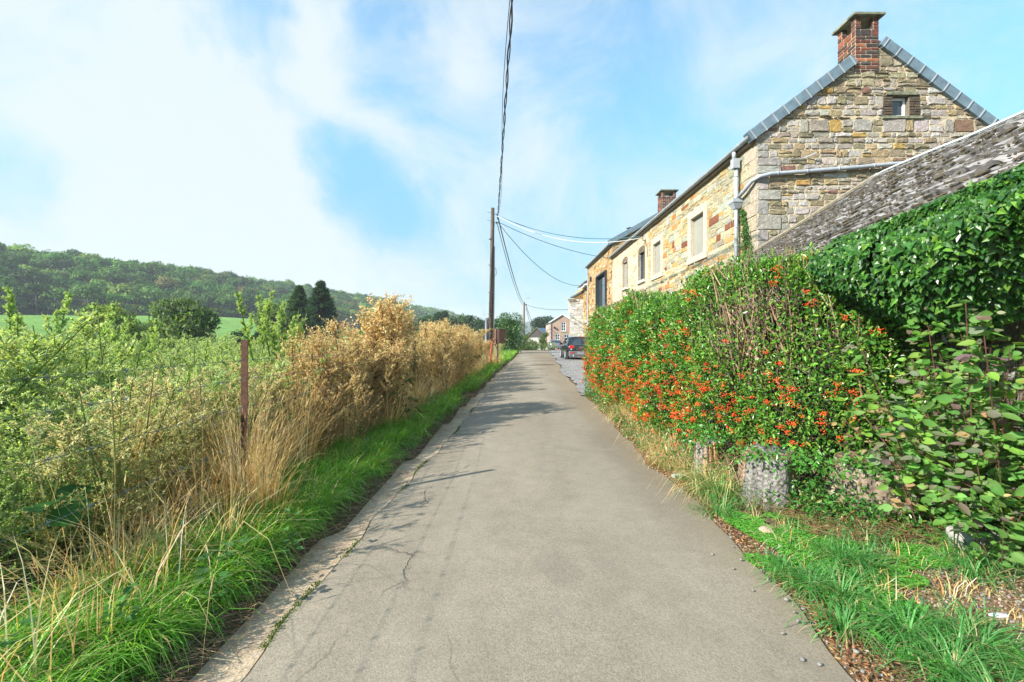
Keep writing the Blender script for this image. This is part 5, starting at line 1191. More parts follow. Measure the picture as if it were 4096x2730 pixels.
tree('broadleaf_tree', 'large dark domed tree behind the brick house and the barn', (8.6, 122), 10.2, 7.5, 1.5, (.02, .045, .016), 9000, .45, seed=62, lumps=26)
tree('broadleaf_tree', 'mid green tree in front of the dark dome behind the barn', (4.6, 112), 6.6, 6, .5, (.04, .085, .028), 6000, .45, seed=63)
tree('shrub', 'olive green shrub between the barn and the brick house', (4.75, 66), 2.6, 2.2, 0, (.08, .11, .03), 5000, .15, cat='bush', seed=64, trunk=.05)
tree('shrub', 'wispy shrub at the lane bend below the barn', (3.2, 68), 1.7, 3.0, 0, (.10, .12, .04), 4200, .14, cat='bush', seed=65, trunk=.05)
tree('shrub', 'low green shrub beside the round bush at the lane bend', (1.9, 62.5), 2.1, 1.8, 0, (.09, .14, .03), 3500, .14, cat='bush', seed=66, trunk=.05)
# ================================================================ berry hedge
rs = np.random.RandomState(77)
HP = np.array([(2.40, 13.5), (2.30, 12.8), (2.20, 11.0), (2.18, 9.0), (2.22, 7.2), (2.32, 5.9), (2.58, 5.0), (3.0, 4.5), (3.5, 4.2), (4.1, 4.0)])
seg = np.diff(HP, axis=0); sl_ = np.hypot(seg[:, 0], seg[:, 1]); cum = np.concatenate([[0], np.cumsum(sl_)]); HL = cum[-1]
def hp(s):
    x = np.interp(s, cum, HP[:, 0]); y = np.interp(s, cum, HP[:, 1])
    x2 = np.interp(np.clip(s+.15, 0, HL), cum, HP[:, 0])-np.interp(np.clip(s-.15, 0, HL), cum, HP[:, 0]); y2 = np.interp(np.clip(s+.15, 0, HL), cum, HP[:, 1])-np.interp(np.clip(s-.15, 0, HL), cum, HP[:, 1])
    t = unit(np.stack([x2, y2], -1)); return np.stack([x, y], -1), np.stack([t[..., 1], -t[..., 0]], -1)*-1
# outward normal must point to the lane (-x)
_, nn = hp(np.array([3.0]))
HS = -1.0 if nn[0, 0] > 0 else 1.0
HT = lambda s: 2.24+.10*np.exp(-((s-float(cum[6]))/1.0)**2)+.10*np.sin(s*1.7)+.05*np.sin(s*4.3)+.12*sstep(1.0, 0, s)*-1
def hedge_pts(n, front=.72, inner=.34):
    s = rs.uniform(0, HL, n); pr = rs.rand(n); H = HT(s); c, nr = hp(s); nr = nr*HS
    isf = pr < front; zt = rs.rand(n)**.9
    z = np.where(isf, .06+zt*(H-.06), H); zf = z/H
    bulge = .10*np.sin(s*2.1+z*1.7)+.07*np.sin(s*5.3-z*3.1)+.05*np.sin(s*11+z*7)+.055*np.sin(s*17+3*np.sin(z*5))*np.sin(z*13+s*3)
    off = np.where(isf, .16*np.sin(zf*math.pi*.9)+bulge-.28*sstep(.86, 1.02, zf), -rs.rand(n)*1.0)
    dep = rs.rand(n)**1.3*inner
    off = np.where(isf, off-dep, off); z = np.where(isf, z, H-dep*.8+.05*np.sin(s*7+off*5)+.04*rs.randn(n))
    gzv = g(c[:, 1])*.7
    P = np.stack([c[:, 0]+nr[:, 0]*off, c[:, 1]+nr[:, 1]*off, z+gzv], 1)
    No = np.where(isf[:, None], np.stack([nr[:, 0], nr[:, 1], .25*np.ones(n)], 1), np.array([0, 0, 1.]))
    return P, unit(No), s, z, isf
hd = empty('berry_hedge', (0, 0, 0), 0, 'clipped glossy green firethorn hedge heavy with orange berries along the right side of the lane', 'hedge')
S0 = float(cum[6])      # where the hedge turns
gapf = lambda s, z: np.exp(-((s-(S0-.05))/.55)**2-((z-1.75)/.55)**2)
n = 150000; P, No, s, z, isf = hedge_pts(n)
low = (z < .33) & (s > cum[5]-.3); lowk = rs.rand(n) < .22
keep = (rs.rand(n) > gapf(s, z)*.80) & (~low | lowk) & (P[:, 1] < 13.9)
# nearer stretches carry more leaves
keep &= rs.rand(n) < np.clip(9.5/np.maximum(P[:, 1], 3.5), .55, 1)
P, No, s, z = P[keep], No[keep], s[keep], z[keep]; n = len(P); print('hedge leaves', n)
D = unit(No*.6+rdir(n, rs)*.9+np.array([0, 0, .35])); Nn = unit(No*.8+.65*rs.randn(n, 3)+np.array([0, -.15, .55]))
C = pick([(5, (.065, .185, .02)), (4, (.11, .27, .03)), (2.6, (.19, .37, .05)), (1.2, (.03, .11, .018)), (.35, (.34, .36, .06)), (.12, (.30, .14, .06))], n, rs); C = cvar(C, n, .2, .08, rs)
xc = np.array([(2.12, 4.95), (2.25, 4.15), (2.5, 4.0), (2.95, 3.85), (3.2, 3.6), (3.4, 3.7), (2.7, 4.05), (2.2, 5.3)]); k2 = 2000; j = rs.randint(0, len(xc), k2); Pe = np.stack([xc[j, 0]+rs.randn(k2)*.14, xc[j, 1]+rs.randn(k2)*.12, .50-np.abs(rs.randn(k2))*.16+.05*np.sin(j)], 1); Pe = Pe[Pe[:, 2] > .36]; k2 = len(Pe)
P = np.concatenate([P, Pe]); No = np.concatenate([No, np.tile(unit(np.array([[-.5, -.7, .3]])), (k2, 1))]); n += k2; D = np.concatenate([D, unit(rdir(k2, rs)+np.array([-.3, -.3, -.2]))]); Nn = np.concatenate([Nn, unit(np.array([[-.4, -.6, .6]])+.6*rs.randn(k2, 3))]); C = np.concatenate([C, cvar((.07, .22, .03), k2, .3, .1, rs)])
Lf = np.where(P[:, 1] < 7, .041, .049)*rs.uniform(.45, 1.5, n)
a = Acc(); leaves(a, P, D, Nn, Lf, Lf*.42, C, .16); a.build('foliage', M['leaf'], hd)
# leafless inner wood that shows between the leaves
a = Acc(); n = 5200; P, No, s, z, isf = hedge_pts(n, .9, .1); P = P-No*rs.uniform(.15, .5, (n, 1)); d = unit(No*.55+np.array([0, 0, .9])+.55*rs.randn(n, 3)); L = rs.uniform(.12, .42, n)[:, None]
sticks(a, P-d*L*.6, P+d*L*.5, .006, .003, cvar(pick([(3, (.22, .15, .10)), (2, (.36, .25, .17)), (1, (.14, .10, .07))], n, rs), n))
n = 260; s = rs.uniform(.1, HL-.1, n); c, nr = hp(s); nr = nr*HS; A = np.stack([c[:, 0]-nr[:, 0]*.45, c[:, 1]-nr[:, 1]*.45, np.zeros(n)], 1); B = A+np.stack([rs.randn(n)*.15, rs.randn(n)*.15, HT(s)*rs.uniform(.7, .98, n)], 1); sticks(a, A, B, .016, .007, cvar((.13, .09, .06), n))
# cut stems in the thin patch and along the top
n = 190; s = S0-.05+rs.randn(n)*.42; c, nr = hp(s); nr = nr*HS; z0 = rs.uniform(.9, 1.7, n); o_ = rs.uniform(-.35, .10, n)
A = np.stack([c[:, 0]+nr[:, 0]*o_, c[:, 1]+nr[:, 1]*o_, z0], 1); B = A+np.stack([rs.randn(n)*.11+nr[:, 0]*.06, rs.randn(n)*.11, rs.uniform(.3, .85, n)], 1); B[:, 2] = np.minimum(B[:, 2], 2.32+.12*rs.rand(n))
mid_ = (A+B)/2+rs.randn(n, 3)*.045; sticks(a, A, mid_, .0085, .0065, cvar((.30, .20, .13), n)); A = mid_; sticks(a, A, B, .0068, .004, cvar(pick([(3, (.32, .20, .13)), (2, (.42, .28, .19)), (2, (.20, .13, .09)), (.3, (.18, .28, .06))], n, rs), n))
n = 420; s = rs.uniform(.3, HL-.4, n); c, nr = hp(s); nr = nr*HS; o_ = rs.uniform(-.7, .0, n); A = np.stack([c[:, 0]+nr[:, 0]*o_, c[:, 1]+nr[:, 1]*o_, HT(s)-.15+g(c[:, 1])*.7], 1); B = A+np.stack([rs.randn(n)*.08, rs.randn(n)*.08, rs.uniform(.12, .34, n)], 1)
sticks(a, A, B, .006, .0035, cvar((.34, .22, .14), n)); a.build('branches', M['twig'], hd)
# solid dark core, added to block the view through the hedge
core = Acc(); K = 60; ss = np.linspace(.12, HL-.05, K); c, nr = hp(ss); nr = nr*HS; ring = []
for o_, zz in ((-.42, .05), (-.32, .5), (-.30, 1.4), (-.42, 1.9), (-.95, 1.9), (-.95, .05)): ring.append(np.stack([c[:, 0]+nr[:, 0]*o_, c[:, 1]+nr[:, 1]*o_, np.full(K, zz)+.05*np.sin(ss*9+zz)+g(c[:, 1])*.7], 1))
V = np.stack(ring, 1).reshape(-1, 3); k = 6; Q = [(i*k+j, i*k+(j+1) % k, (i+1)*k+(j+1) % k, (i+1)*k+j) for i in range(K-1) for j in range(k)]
np_mesh('solid_core', V, [np.array(Q), np.array([(0, 1, 2, 3), (0, 3, 4, 5), ((K-1)*k, (K-1)*k+1, (K-1)*k+2, (K-1)*k+3), ((K-1)*k, (K-1)*k+3, (K-1)*k+4, (K-1)*k+5)])], np.tile((.028, .026, .016), (len(V), 1)), simple('core_brown', (.03, .026, .016), 1, attr=True, var=.5, nscale=12, bump=1, bscale=30), hd)
# berries
ico_v = []; ph = (1+5**.5)/2
for a_, b_ in ((1, ph), (-1, ph), (1, -ph), (-1, -ph)): ico_v += [(a_, b_, 0), (0, a_, b_), (b_, 0, a_)]
ico_v = np.array(ico_v)/math.hypot(1, ph)
from itertools import combinations
el = 1.0515; ico_f = [t_ for t_ in combinations(range(12), 3) if all(abs(np.linalg.norm(ico_v[t_[i]]-ico_v[t_[j]])-el) < .01 for i, j in ((0, 1), (1, 2), (0, 2)))]
ico_f = np.array([t_ if np.dot(np.cross(ico_v[t_[1]]-ico_v[t_[0]], ico_v[t_[2]]-ico_v[t_[0]]), ico_v[t_[0]]) > 0 else (t_[0], t_[2], t_[1]) for t_ in ico_f])
def balls(acc, P, r, C):
    n = len(P); V = P[:, None]+ico_v[None]*np.broadcast_to(r, (n,))[:, None, None]; acc.put(V.reshape(-1, 3), None, (np.arange(n)[:, None, None]*12+ico_f[None]).reshape(-1, 3), np.repeat(C, 12, 0))
n = 9000; P, No, s, z, isf = hedge_pts(n, 1.0, .05)
dens = .14+1.6*np.exp(-((z-.75)/.52)**2)*(.35+.65*sstep(S0+.7, S0-1.0, s))*(.45+.55*np.sin(s*2.9+z*2.2+1)**2)+.35*np.exp(-((z-.45)/.22)**2)*(s < S0+.6)
dens *= np.clip(1-gapf(s, z)*1.5, .02, 1); dens *= np.where(s > S0+1.0, .18, 1)
keep = rs.rand(n) < dens*.24; P, No, s = P[keep], No[keep], s[keep]; print('berry clusters', len(P))
nb = rs.randint(8, 32, len(P)); idx = np.repeat(np.arange(len(P)), nb); n = len(idx); spread = rs.uniform(.013, .032, len(P))
Q_ = P[idx]+No[idx]*.03+rs.randn(n, 3)*spread[idx][:, None]*np.array([1, 1, .7]); Cb = cvar(pick([(5, (.64, .062, .008)), (3, (.76, .12, .01)), (1.4, (.45, .028, .008))], len(P), rs)[idx], n, .12, .04, rs)
a = Acc(); balls(a, Q_, .0058*rs.uniform(.85, 1.15, n), Cb); b_ = a.build('berries', M['berry'], hd, True); b_['kind'] = 'stuff'

# ================================================================ ivy over the outbuilding eave
rs = np.random.RandomState(5)
iv = empty('ivy', (0, 0, 0), 0, 'dark green ivy spilling over the eave of the outbuilding and its stone wall', 'ivy')
def ivy_line(y): return np.interp(y, [1.2, 3.0, 4.6, 6.3], [2.98, 3.03, 3.22, 3.52])-.02
n = 12500; y = 2.2+2.3*rs.rand(n)**1.15; t_ = rs.rand(n)
thick = np.interp(y, [2.4, 3.3, 4.4, 5.9], [1.0, .85, .45, .15])
# climbs up the roof, hangs down the wall
up_ = t_ < .55; v = rs.rand(n)**1.2*np.interp(y, [2.2, 2.7, 3.1, 3.6, 4.4], [.10, .05, .01, -.03, -.05]); xr = ivy_line(y)+v*1.62; zr = 2.40+v*1.36+.02+rs.rand(n)*.08
dn = rs.rand(n); lowz = np.interp(y, [2.2, 2.7, 3.0, 3.5, 4.4], [2.1, 1.93, 1.74, 1.5, 1.9]); xw = ivy_line(y)-.02-.22*np.sin(dn*math.pi)**.7*rs.uniform(.7, 1.1, n)-.10*(y > 3.7); topz = np.interp(y, [2.2, 2.7, 3.1, 3.6, 4.4], [2.44, 2.42, 2.40, 2.38, 2.36]); zw = topz-dn*(topz-lowz)
wall_x = np.interp(y, [1.2, 3.0, 4.6, 6.3], [4.1, 3.92, 3.80, 3.74]); xw = xw+(wall_x-ivy_line(y))*dn**1.5*.55
P = np.stack([np.where(up_, xr, xw), y, np.where(up_, zr, zw)], 1); No = np.where(up_[:, None], unit(np.array([[-.6, -.25, .8]])), unit(np.array([[-.85, -.5, .25]])))
keep = P[:, 2] > -9; 
D = unit(np.array([[-.25, -.15, -.85]])+.45*rs.randn(n, 3)); Nn = unit(No+.35*rs.randn(n, 3)); Ls = .050*rs.uniform(.6, 1.35, n)
a = Acc(); leaves(a, P, D, Nn, Ls, Ls*.95, cvar(pick([(4, (.034, .115, .020)), (3, (.055, .16, .026)), (1.2, (.12, .27, .035)), (.8, (.018, .06, .016))], n, rs), n, .18, .06, rs), .12, 'ivy'); a.build('foliage', M['leaf'], iv)
a = Acc(); n = 120; y = rs.uniform(2.6, 4.6, n); x = np.interp(y, [1.2, 3.0, 4.6, 6.3], [4.1, 3.92, 3.80, 3.74])-.05; A = np.stack([x, y, rs.uniform(0, 1.0, n)], 1); B = A+np.stack([-.03*np.ones(n), rs.randn(n)*.12, rs.uniform(.6, 1.4, n)], 1); sticks(a, A, B, .010, .006, cvar((.14, .10, .07), n)); a.build('stems', M['twig'], iv)
iv2 = empty('ivy', (0, 0, 0), 0, 'thin pale green climber beside the downpipe at the house corner', 'ivy')
n = 700; z_ = rs.uniform(2.9, 5.05, n); y = 12.28-rs.rand(n)*.5*np.clip((5.1-z_)/1.2, .1, 1.2)+.05*rs.randn(n); P = np.stack([np.full(n, XH-.05)-.06*rs.rand(n), y, z_], 1); a = Acc(); Ls = .06*rs.uniform(.6, 1.3, n)
leaves(a, P, np.array([[-.2, 0, -.8]])+.6*rs.randn(n, 3), np.array([[-1, -.3, .3]])+.5*rs.randn(n, 3), Ls, Ls*.9, cvar((.06, .15, .03), n), .1, 'ivy'); a.build('foliage', M['leaf_soft'], iv2)

# ================================================================ dogwood with big leaves
dg = empty('dogwood_shrub', (0, 0, 0), 0, 'broad leaved dogwood shrub turning purple in front of the stone wall at the right edge', 'shrub')
st = Acc(); lf = Acc(); nst = 74
for i in range(nst):
    bx, by = rs.uniform(3.0, 3.85), rs.uniform(2.75, 3.8)
    if bx < 3.3 and by > 3.5: bx += .3
    top = np.array([bx+rs.uniform(-.55, .15), by+rs.uniform(-.45, .3), rs.uniform(.35, 1.0) if bx > 3.5 and rs.rand() < .45 else rs.uniform(.5, 1.75)]); b0 = np.array([bx, by, 0.02]); mid = (b0+top)/2+np.array([rs.uniform(-.05, .15), 0, .12])
    sticks(st, np.array([b0, mid]), np.array([mid, top]), .005, .0028, np.array([(.12, .06, .04), (.14, .06, .045)]))
    nl = int(14+top[2]*18)
    for j in range(nl):
        f = rs.uniform(.15, 1.02); p = b0*(1-f)**2+2*mid*f*(1-f)+top*f*f; dd = unit(np.array([rs.randn(), rs.randn(), -.05+.3*rs.randn()])); p = p+dd*.05
        c = [(.11, .25, .05), (.17, .34, .08), (.21, .24, .15), (.20, .14, .13), (.42, .30, .16), (.20, .37, .06)][rs.choice(6, p=[.28, .28, .18, .09, .06, .11])]
        for q in (-1, 1):
            d2 = unit(dd+q*.55*unit(np.cross(dd, [0, 0, 1.]))); L = .074*rs.uniform(.45, 1.35)
            leaves(lf, (p+rs.randn(3)*.02)[None], d2[None], unit(np.array([-.35, -.5, .8])+.6*rs.randn(3))[None], np.array([L]), np.array([L*.62]), cvar(c, 1, .2, .08, rs), rs.uniform(.05, .30), 'big')
lf.build('foliage', M['leaf_soft'], dg, True); st.build('stems', M['twig'], dg)

# ================================================================ stumps, stones
def stump(name, label, x, y, r, h, cut, seed, bark=(.30, .27, .25), rot=(.36, .24, .15)):
    rs = np.random.RandomState(seed); e = empty(name, (x, y, float(hz_(x, y))-.03), 0, label, 'tree stump', 'old stumps under the hedge')
    K, LV = 72, 22; V = []; C = []
    th_ = np.linspace(0, 2*math.pi, K, endpoint=False); flute = .08*np.sin(th_*3+seed)+.05*np.sin(th_*7+seed*2)+.035*rs.randn(K); vc = .22*rs.randn(K, 1)
    peel = (np.sin(th_*2+seed*1.3) > .15)
    for i in range(LV+1):
        t_ = i/LV; rr_ = r*(1.16-.22*t_+.1*(1-t_)**3)*(1+flute*(.6+.6*(1-t_)))+.0015*rs.randn(K); rr_ = rr_-np.where(peel, .022, 0)*(t_ > .12)
        hh_ = h*t_*(1+cut*np.cos(th_-1)*t_+.02*np.sin(th_*9+seed)*t_)
        V.append(np.stack([np.cos(th_)*rr_, np.sin(th_)*rr_, hh_], 1))
        C.append(np.where(peel[:, None], np.array(rot), np.array(bark))*(1+vc+.04*rs.randn(K, 1)))
    V.append(V[-1]*np.array([.55, .55, .93])); C.append(C[-1]*.8); V.append(V[-1]*np.array([.05, .05, .95])); C.append(C[-1])
    nl = len(V); V = np.concatenate(V); C = np.clip(np.concatenate(C), .02, .8); ii = np.arange(nl-1)[:, None]*K+np.arange(K)[None]; jj = np.arange(nl-1)[:, None]*K+(np.arange(K)[None]+1) % K
    Q = np.stack([ii, jj, jj+K, ii+K], -1).reshape(-1, 4); o = np_mesh('trunk', V, [Q], C, M['stump'], e, True); return e
t = MT('weathered_wood'); c = t.attr(); st_ = t.noise(26, 6, .7, .3, stretch=(1, 1, .16)); c = t.scale(c, t.rng(st_, .3, .7, .55, 1.35)); c = t.mix(t.rng(t.noise(7, 5, .7, .6, stretch=(1, 1, .3)), .60, .66, 0, .8), c, (.05, .035, .025))
t.bump(t.math('ADD', t.math('MULTIPLY', st_, 1.5), t.vor(30)), 1.0, .03); M['stump'] = t.fin(c, .95, 0, .15)
stump('tree_stump', 'narrow pale split stump with orange heartwood under the berry hedge', 2.16, 5.05, .125, .42, .06, 3, (.32, .28, .25), (.50, .30, .15))
stump('tree_stump', 'thick grey barked stump below the hedge corner behind the clover', 2.42, 4.28, .25, .46, .05, 7, (.27, .25, .235), (.30, .21, .14))
stump('tree_stump', 'widest cracked stump with bare ribbed wood left of the dogwood', 3.25, 3.98, .40, .42, .06, 12, (.27, .21, .16), (.34, .22, .15))
def rock(name, label, x, y, dims, seed, col=(.36, .35, .33), z=None, cat='stone', rz=0., group=None, mat='smooth_stone', n=10, e=2.6):
    rs = np.random.RandomState(seed); u_, v_ = np.meshgrid(np.linspace(0, 2*math.pi, 2*n, endpoint=False), np.linspace(-math.pi/2, math.pi/2, n+1)); sg = lambda a: np.sign(a)*np.abs(a)**(2/e)
    X_ = sg(np.cos(v_))*sg(np.cos(u_)); Y_ = sg(np.cos(v_))*sg(np.sin(u_)); Z_ = sg(np.sin(v_)); V = np.stack([X_, Y_, Z_], -1).reshape(-1, 3); ns = rs.randn(4, 3)
    for q in ns: V = V*(1+.07*np.sin(V@q*2.2+q[0]*3))[:, None]
    V = V*np.array(dims)/2; K = 2*n; ii = np.arange(n)[:, None]*K+np.arange(K)[None]; jj = np.arange(n)[:, None]*K+(np.arange(K)[None]+1) % K
    o = np_mesh(name, V, [np.stack([ii, jj, jj+K, ii+K], -1).reshape(-1, 4)], np.tile(col, (len(V), 1)), M[mat], None, True); zz = float(hz_(x, y)) if z is None else z
    o.location = (x, y, zz+dims[2]*.32); o.rotation_euler = (0, 0, rz); return tag(o, label, cat, group)
rock('stone_block', 'grey squared stone block lying below the dogwood shrub', 3.35, 3.22, (.46, .24, .17), 3, rz=-.25, n=14, e=5)
rock('flat_stone', 'smooth white flat stone on bare soil at the lower right edge', 2.62, 2.45, (.10, .045, .022), 4, (.62, .62, .66), e=2)
rock('stone', 'tan stone half sunk in the bare soil among the clover', 1.98, 3.55, (.12, .08, .08), 9, (.38, .30, .22))
rock('stone', 'small grey stone on the leaf litter left of the split stump', 1.82, 5.0, (.12, .08, .07), 10, (.36, .34, .31))
pb = [(1.42, 2.10), (1.36, 2.13), (1.52, 2.42), (1.55, 2.50), (1.58, 2.62), (1.60, 2.84), (1.45, 2.98), (1.62, 2.95), (1.56, 3.1), (1.40, 3.18), (1.60, 3.3), (1.66, 3.45), (1.38, 2.32), (1.60, 2.22), (1.65, 2.18), (1.58, 2.05), (1.44, 2.72), (1.62, 2.53), (1.68, 3.05)]
for i, (x, y) in enumerate(pb):
    if i == 0: p0 = rock('pebble', 'small blue grey pebble lying along the right edge of the asphalt', x, y, (.022, .016, .012), 20, (.24, .235, .22), z=.006, n=5, e=2.4, group='blue grey pebbles along the asphalt edge'); p0['category'] = 'pebble'
    else:
        o = p0.copy(); sc.collection.objects.link(o); o.location = (x, y, (.012 if x < 1.55 else .014)); s = .7+.6*((i*37) % 10)/10; o.scale = (s, s, s); o.rotation_euler = (0, 0, i*1.3)
# ================================================================ left verge grass
rs = np.random.RandomState(31)
def field(n, y0, y1, fa, fb, pw=1.0):
    """points denser near the camera; fa, fb the x limits at y"""
    y = y0+(y1-y0)*rs.rand(n)**pw; x = fa(y)+(fb(y)-fa(y))*rs.rand(n); return x, y
GRG = [(5, (.14, .36, .04)), (4, (.22, .46, .065)), (2.8, (.36, .58, .11)), (1.0, (.06, .18, .03)), (.9, (.55, .46, .24))]
def put_grass(acc, n, y0, y1, fa, fb, pw, hmin, hmax, wd_, tbl, bend=(.3, 1.3), edge_drop=True, segs=4, azb=None, clump=True):
    x, y = field(n, y0, y1, fa, fb, pw)
    if clump:
        nc = max(40, n//45); cx, cy = field(nc, y0, y1, fa, fb, pw); j = rs.randint(0, nc, n); x = cx[j]+rs.randn(n)*.055; y = cy[j]+rs.randn(n)*.055; az = np.arctan2(y-cy[j], x-cx[j])+rs.randn(n)*.5; hs_ = rs.uniform(.75, 1.25, nc)[j]
    else: az = rs.uniform(0, 6.28, n); hs_ = 1.0
    if azb is not None: az = np.where(rs.rand(n) < .55, azb+rs.randn(n)*.7, az)
    z = hz_(x, y)-.01; P = np.stack([x, y, z], 1); H = rs.uniform(hmin, hmax, n)*hs_; C = cvar(pick(tbl, n, rs), n, .2, .07, rs)
    ribbons(acc, P, az, H, wd_*rs.uniform(.6, 1.4, n)*(1+.05*y), C, rs.uniform(bend[0], bend[1], n), segs)
ga = Acc()
fa = lambda y: FX-.15+.0*y; fb = lambda y: ge(y)-.05
put_grass(ga, 46000, .9, 7.5, fa, lambda y: ge(y)-.17, 1.25, .15, .34, .0075, GRG, (.5, 1.6), azb=-.25)
put_grass(ga, 26000, 7, 30, fa, lambda y: ge(y)-.06, 1.3, .18, .42, .010, GRG, (.4, 1.4), segs=3, azb=-.2)
put_grass(ga, 9000, 30, 61, lambda y: ge(y)-1.6, fb, 1.2, .2, .5, .02, GRG, (.3, 1.2), segs=2)
put_grass(ga, 5200, 1.2, 9, lambda y: ge(y)-.42, lambda y: ge(y)-.06, 1.1, .06, .17, .0085, GRG, (1.0, 1.9), azb=0.0)
tag(ga.build('verge_grass', M['grass']), 'long green grass on the left verge between fence and concrete edge', 'grass', kind='stuff')
# dry golden grass
DRY = [(5, (.80, .57, .25)), (3, (.84, .68, .38)), (2, (.68, .40, .14)), (1, (.82, .74, .52))]
dr = Acc()
cent = [(-2.30, 3.9, 330, .9), (-2.05, 3.75, 190, .7), (-2.55, 4.3, 260, .95), (-2.0, 3.2, 60, .6), (-2.45, 5.2, 170, .9), (-2.4, 6.4, 150, .8), (-2.6, 3.3, 70, .6), (-2.25, 2.6, 60, .75), (-2.35, 2.9, 50, .5), (-2.0, 2.15, 40, .4), (-1.9, 12.8, 140, 1.0), (-1.75, 13.6, 110, 1.0), (-.95, 21.6, 90, 1.0), (-.7, 22.3, 60, .9), (-2.2, 8.3, 120, .8), (-2.5, 7.5, 150, .9)]
for (x, y, n, h) in cent:
    az = rs.uniform(0, 6.28, n); r_ = np.abs(rs.randn(n))*.10; P = np.stack([x+np.cos(az)*r_*1.6, y+np.sin(az)*r_, np.zeros(n)], 1); P[:, 2] = hz_(P[:, 0], P[:, 1]); H = rs.uniform(.45, 1.15, n)*h
    ribbons(dr, P, az, H, .0042*rs.uniform(.7, 1.5, n)*(1+.07*y), cvar(pick(DRY, n, rs), n, .15, .05, rs), rs.uniform(.08, .9, n)**1.3, 5)
    k = n//3; tipz = H[:k]; hd_ = P[:k]+np.stack([np.cos(az[:k])*tipz*.12, np.sin(az[:k])*tipz*.12, tipz*.96], 1)
    leaves(dr, hd_, np.stack([np.cos(az[:k])*.4, np.sin(az[:k])*.4, np.ones(k)], 1), rdir(k, rs), .09, .010, cvar((.5, .36, .18), k, .1, .05, rs), 0, 'dia')
put_grass(dr, 5600, 1.0, 7, lambda y: FX-.2, lambda y: ge(y)-.45, 1.1, .15, .38, .0040, DRY, (1.0, 2.3), clump=False)
put_grass(dr, 450, 1.0, 4.2, lambda y: FX-.25+0*y, lambda y: -1.75+0*y, 1.0, .4, .9, .0045, DRY, (.6, 1.6), clump=True, azb=3.0)
put_grass(dr, 6500, 7, 26, lambda y: FX-.3, lambda y: ge(y)-.5, 1.2, .3, .9, .008, DRY, (.2, 1.2), clump=True)
put_grass(dr, 3800, 3.4, 12, lambda y: FX-1.2, lambda y: FX+.0+0*y, 1.0, .5, 1.15, .005, DRY, (.05, .8), clump=True)
tag(dr.build('dry_grass', M['dry']), 'straw coloured dry grass stalks around the rusty fence posts', 'grass', kind='stuff')
# cut straw lying on the concrete edge
sw = Acc(); n = 9000; y = .9+rs.rand(n)**1.4*15; x = ge(y)-.16+np.abs(rs.randn(n))*.13; A = np.stack([x, y, g(y)+.002+.02*rs.rand(n)], 1); az = rs.uniform(0, 6.28, n); L = rs.uniform(.03, .20, n); B = A+np.stack([np.cos(az)*L, np.sin(az)*L, .012*rs.randn(n)], 1); B[:, 2] = np.maximum(B[:, 2], g(B[:, 1])-.02)
sticks(sw, A, B, .0016, .0010, cvar(pick([(4, (.38, .27, .16)), (2, (.24, .14, .08)), (1, (.48, .40, .28))], n, rs), n)); tag(sw.build('fallen_straw', M['dry']), 'dead straw lying on the concrete edge strip', 'straw', kind='stuff')
# moss and small weeds in the joint
mj = Acc(); n = 5200; y = 1.6+rs.rand(n)**1.2*9; x = le(y)+.02*np.sin(y*4.3)-.01+rs.randn(n)*.013; kp = (np.sin(y*2.6+.6)+.6*np.sin(y*5.9)) > .45; x, y = x[kp], y[kp]; n = len(x)
P = np.stack([x, y, g(y)-.01], 1); leaves(mj, P, rdir(n, rs)+np.array([0, 0, 1.]), rdir(n, rs)+np.array([0, 0, .8]), .016*rs.uniform(.5, 1.5, n), .008, cvar(pick([(3, (.10, .17, .03)), (1, (.16, .17, .05)), (1, (.06, .10, .03))], n, rs), n), 0, 'dia')
tag(mj.build('joint_moss', M['leaf_soft']), 'moss and tiny weeds in the joint between asphalt and concrete', 'moss', kind='stuff')
# broad weeds in the verge (nettle, dock leaves)
bw_ = Acc(); 
for (x, y, k, c) in [(-1.62, 2.45, 26, (.08, .19, .06)), (-1.66, 2.75, 22, (.09, .21, .07)), (-1.85, 2.15, 24, (.06, .17, .04)), (-1.5, 3.1, 14, (.10, .22, .07)), (-2.1, 1.9, 20, (.05, .15, .03)), (-1.75, 5.6, 22, (.09, .2, .06))]:
    n = k; az = rs.uniform(0, 6.28, n); hh_ = rs.uniform(.05, .34, n); P = np.stack([x+np.cos(az)*.03, y+np.sin(az)*.03, hz_(x, y)+hh_], 1); leaves(bw_, P, np.stack([np.cos(az), np.sin(az), .15+0*az], 1), np.array([[0, 0, 1.]])+.3*rs.randn(n, 3), .065*rs.uniform(.6, 1.2, n), .035, cvar(c, n), .15)
n = 12; az = rs.uniform(0, 6.28, n); P = np.stack([-2.85+rs.randn(n)*.25, 2.75+rs.randn(n)*.3, hz_(-2.75, 2.75)+rs.uniform(.3, .62, n)], 1); leaves(bw_, P, np.stack([np.cos(az), np.sin(az), .1+0*az], 1), np.array([[.1, -.2, 1.]])+.25*rs.randn(n, 3), .26*rs.uniform(.6, 1.2, n), .17, cvar((.03, .12, .02), n, .15), .10)
tag(bw_.build('verge_weeds', M['leaf_soft'], None, True), 'broad leaved weeds among the verge grass', 'weeds', kind='stuff')

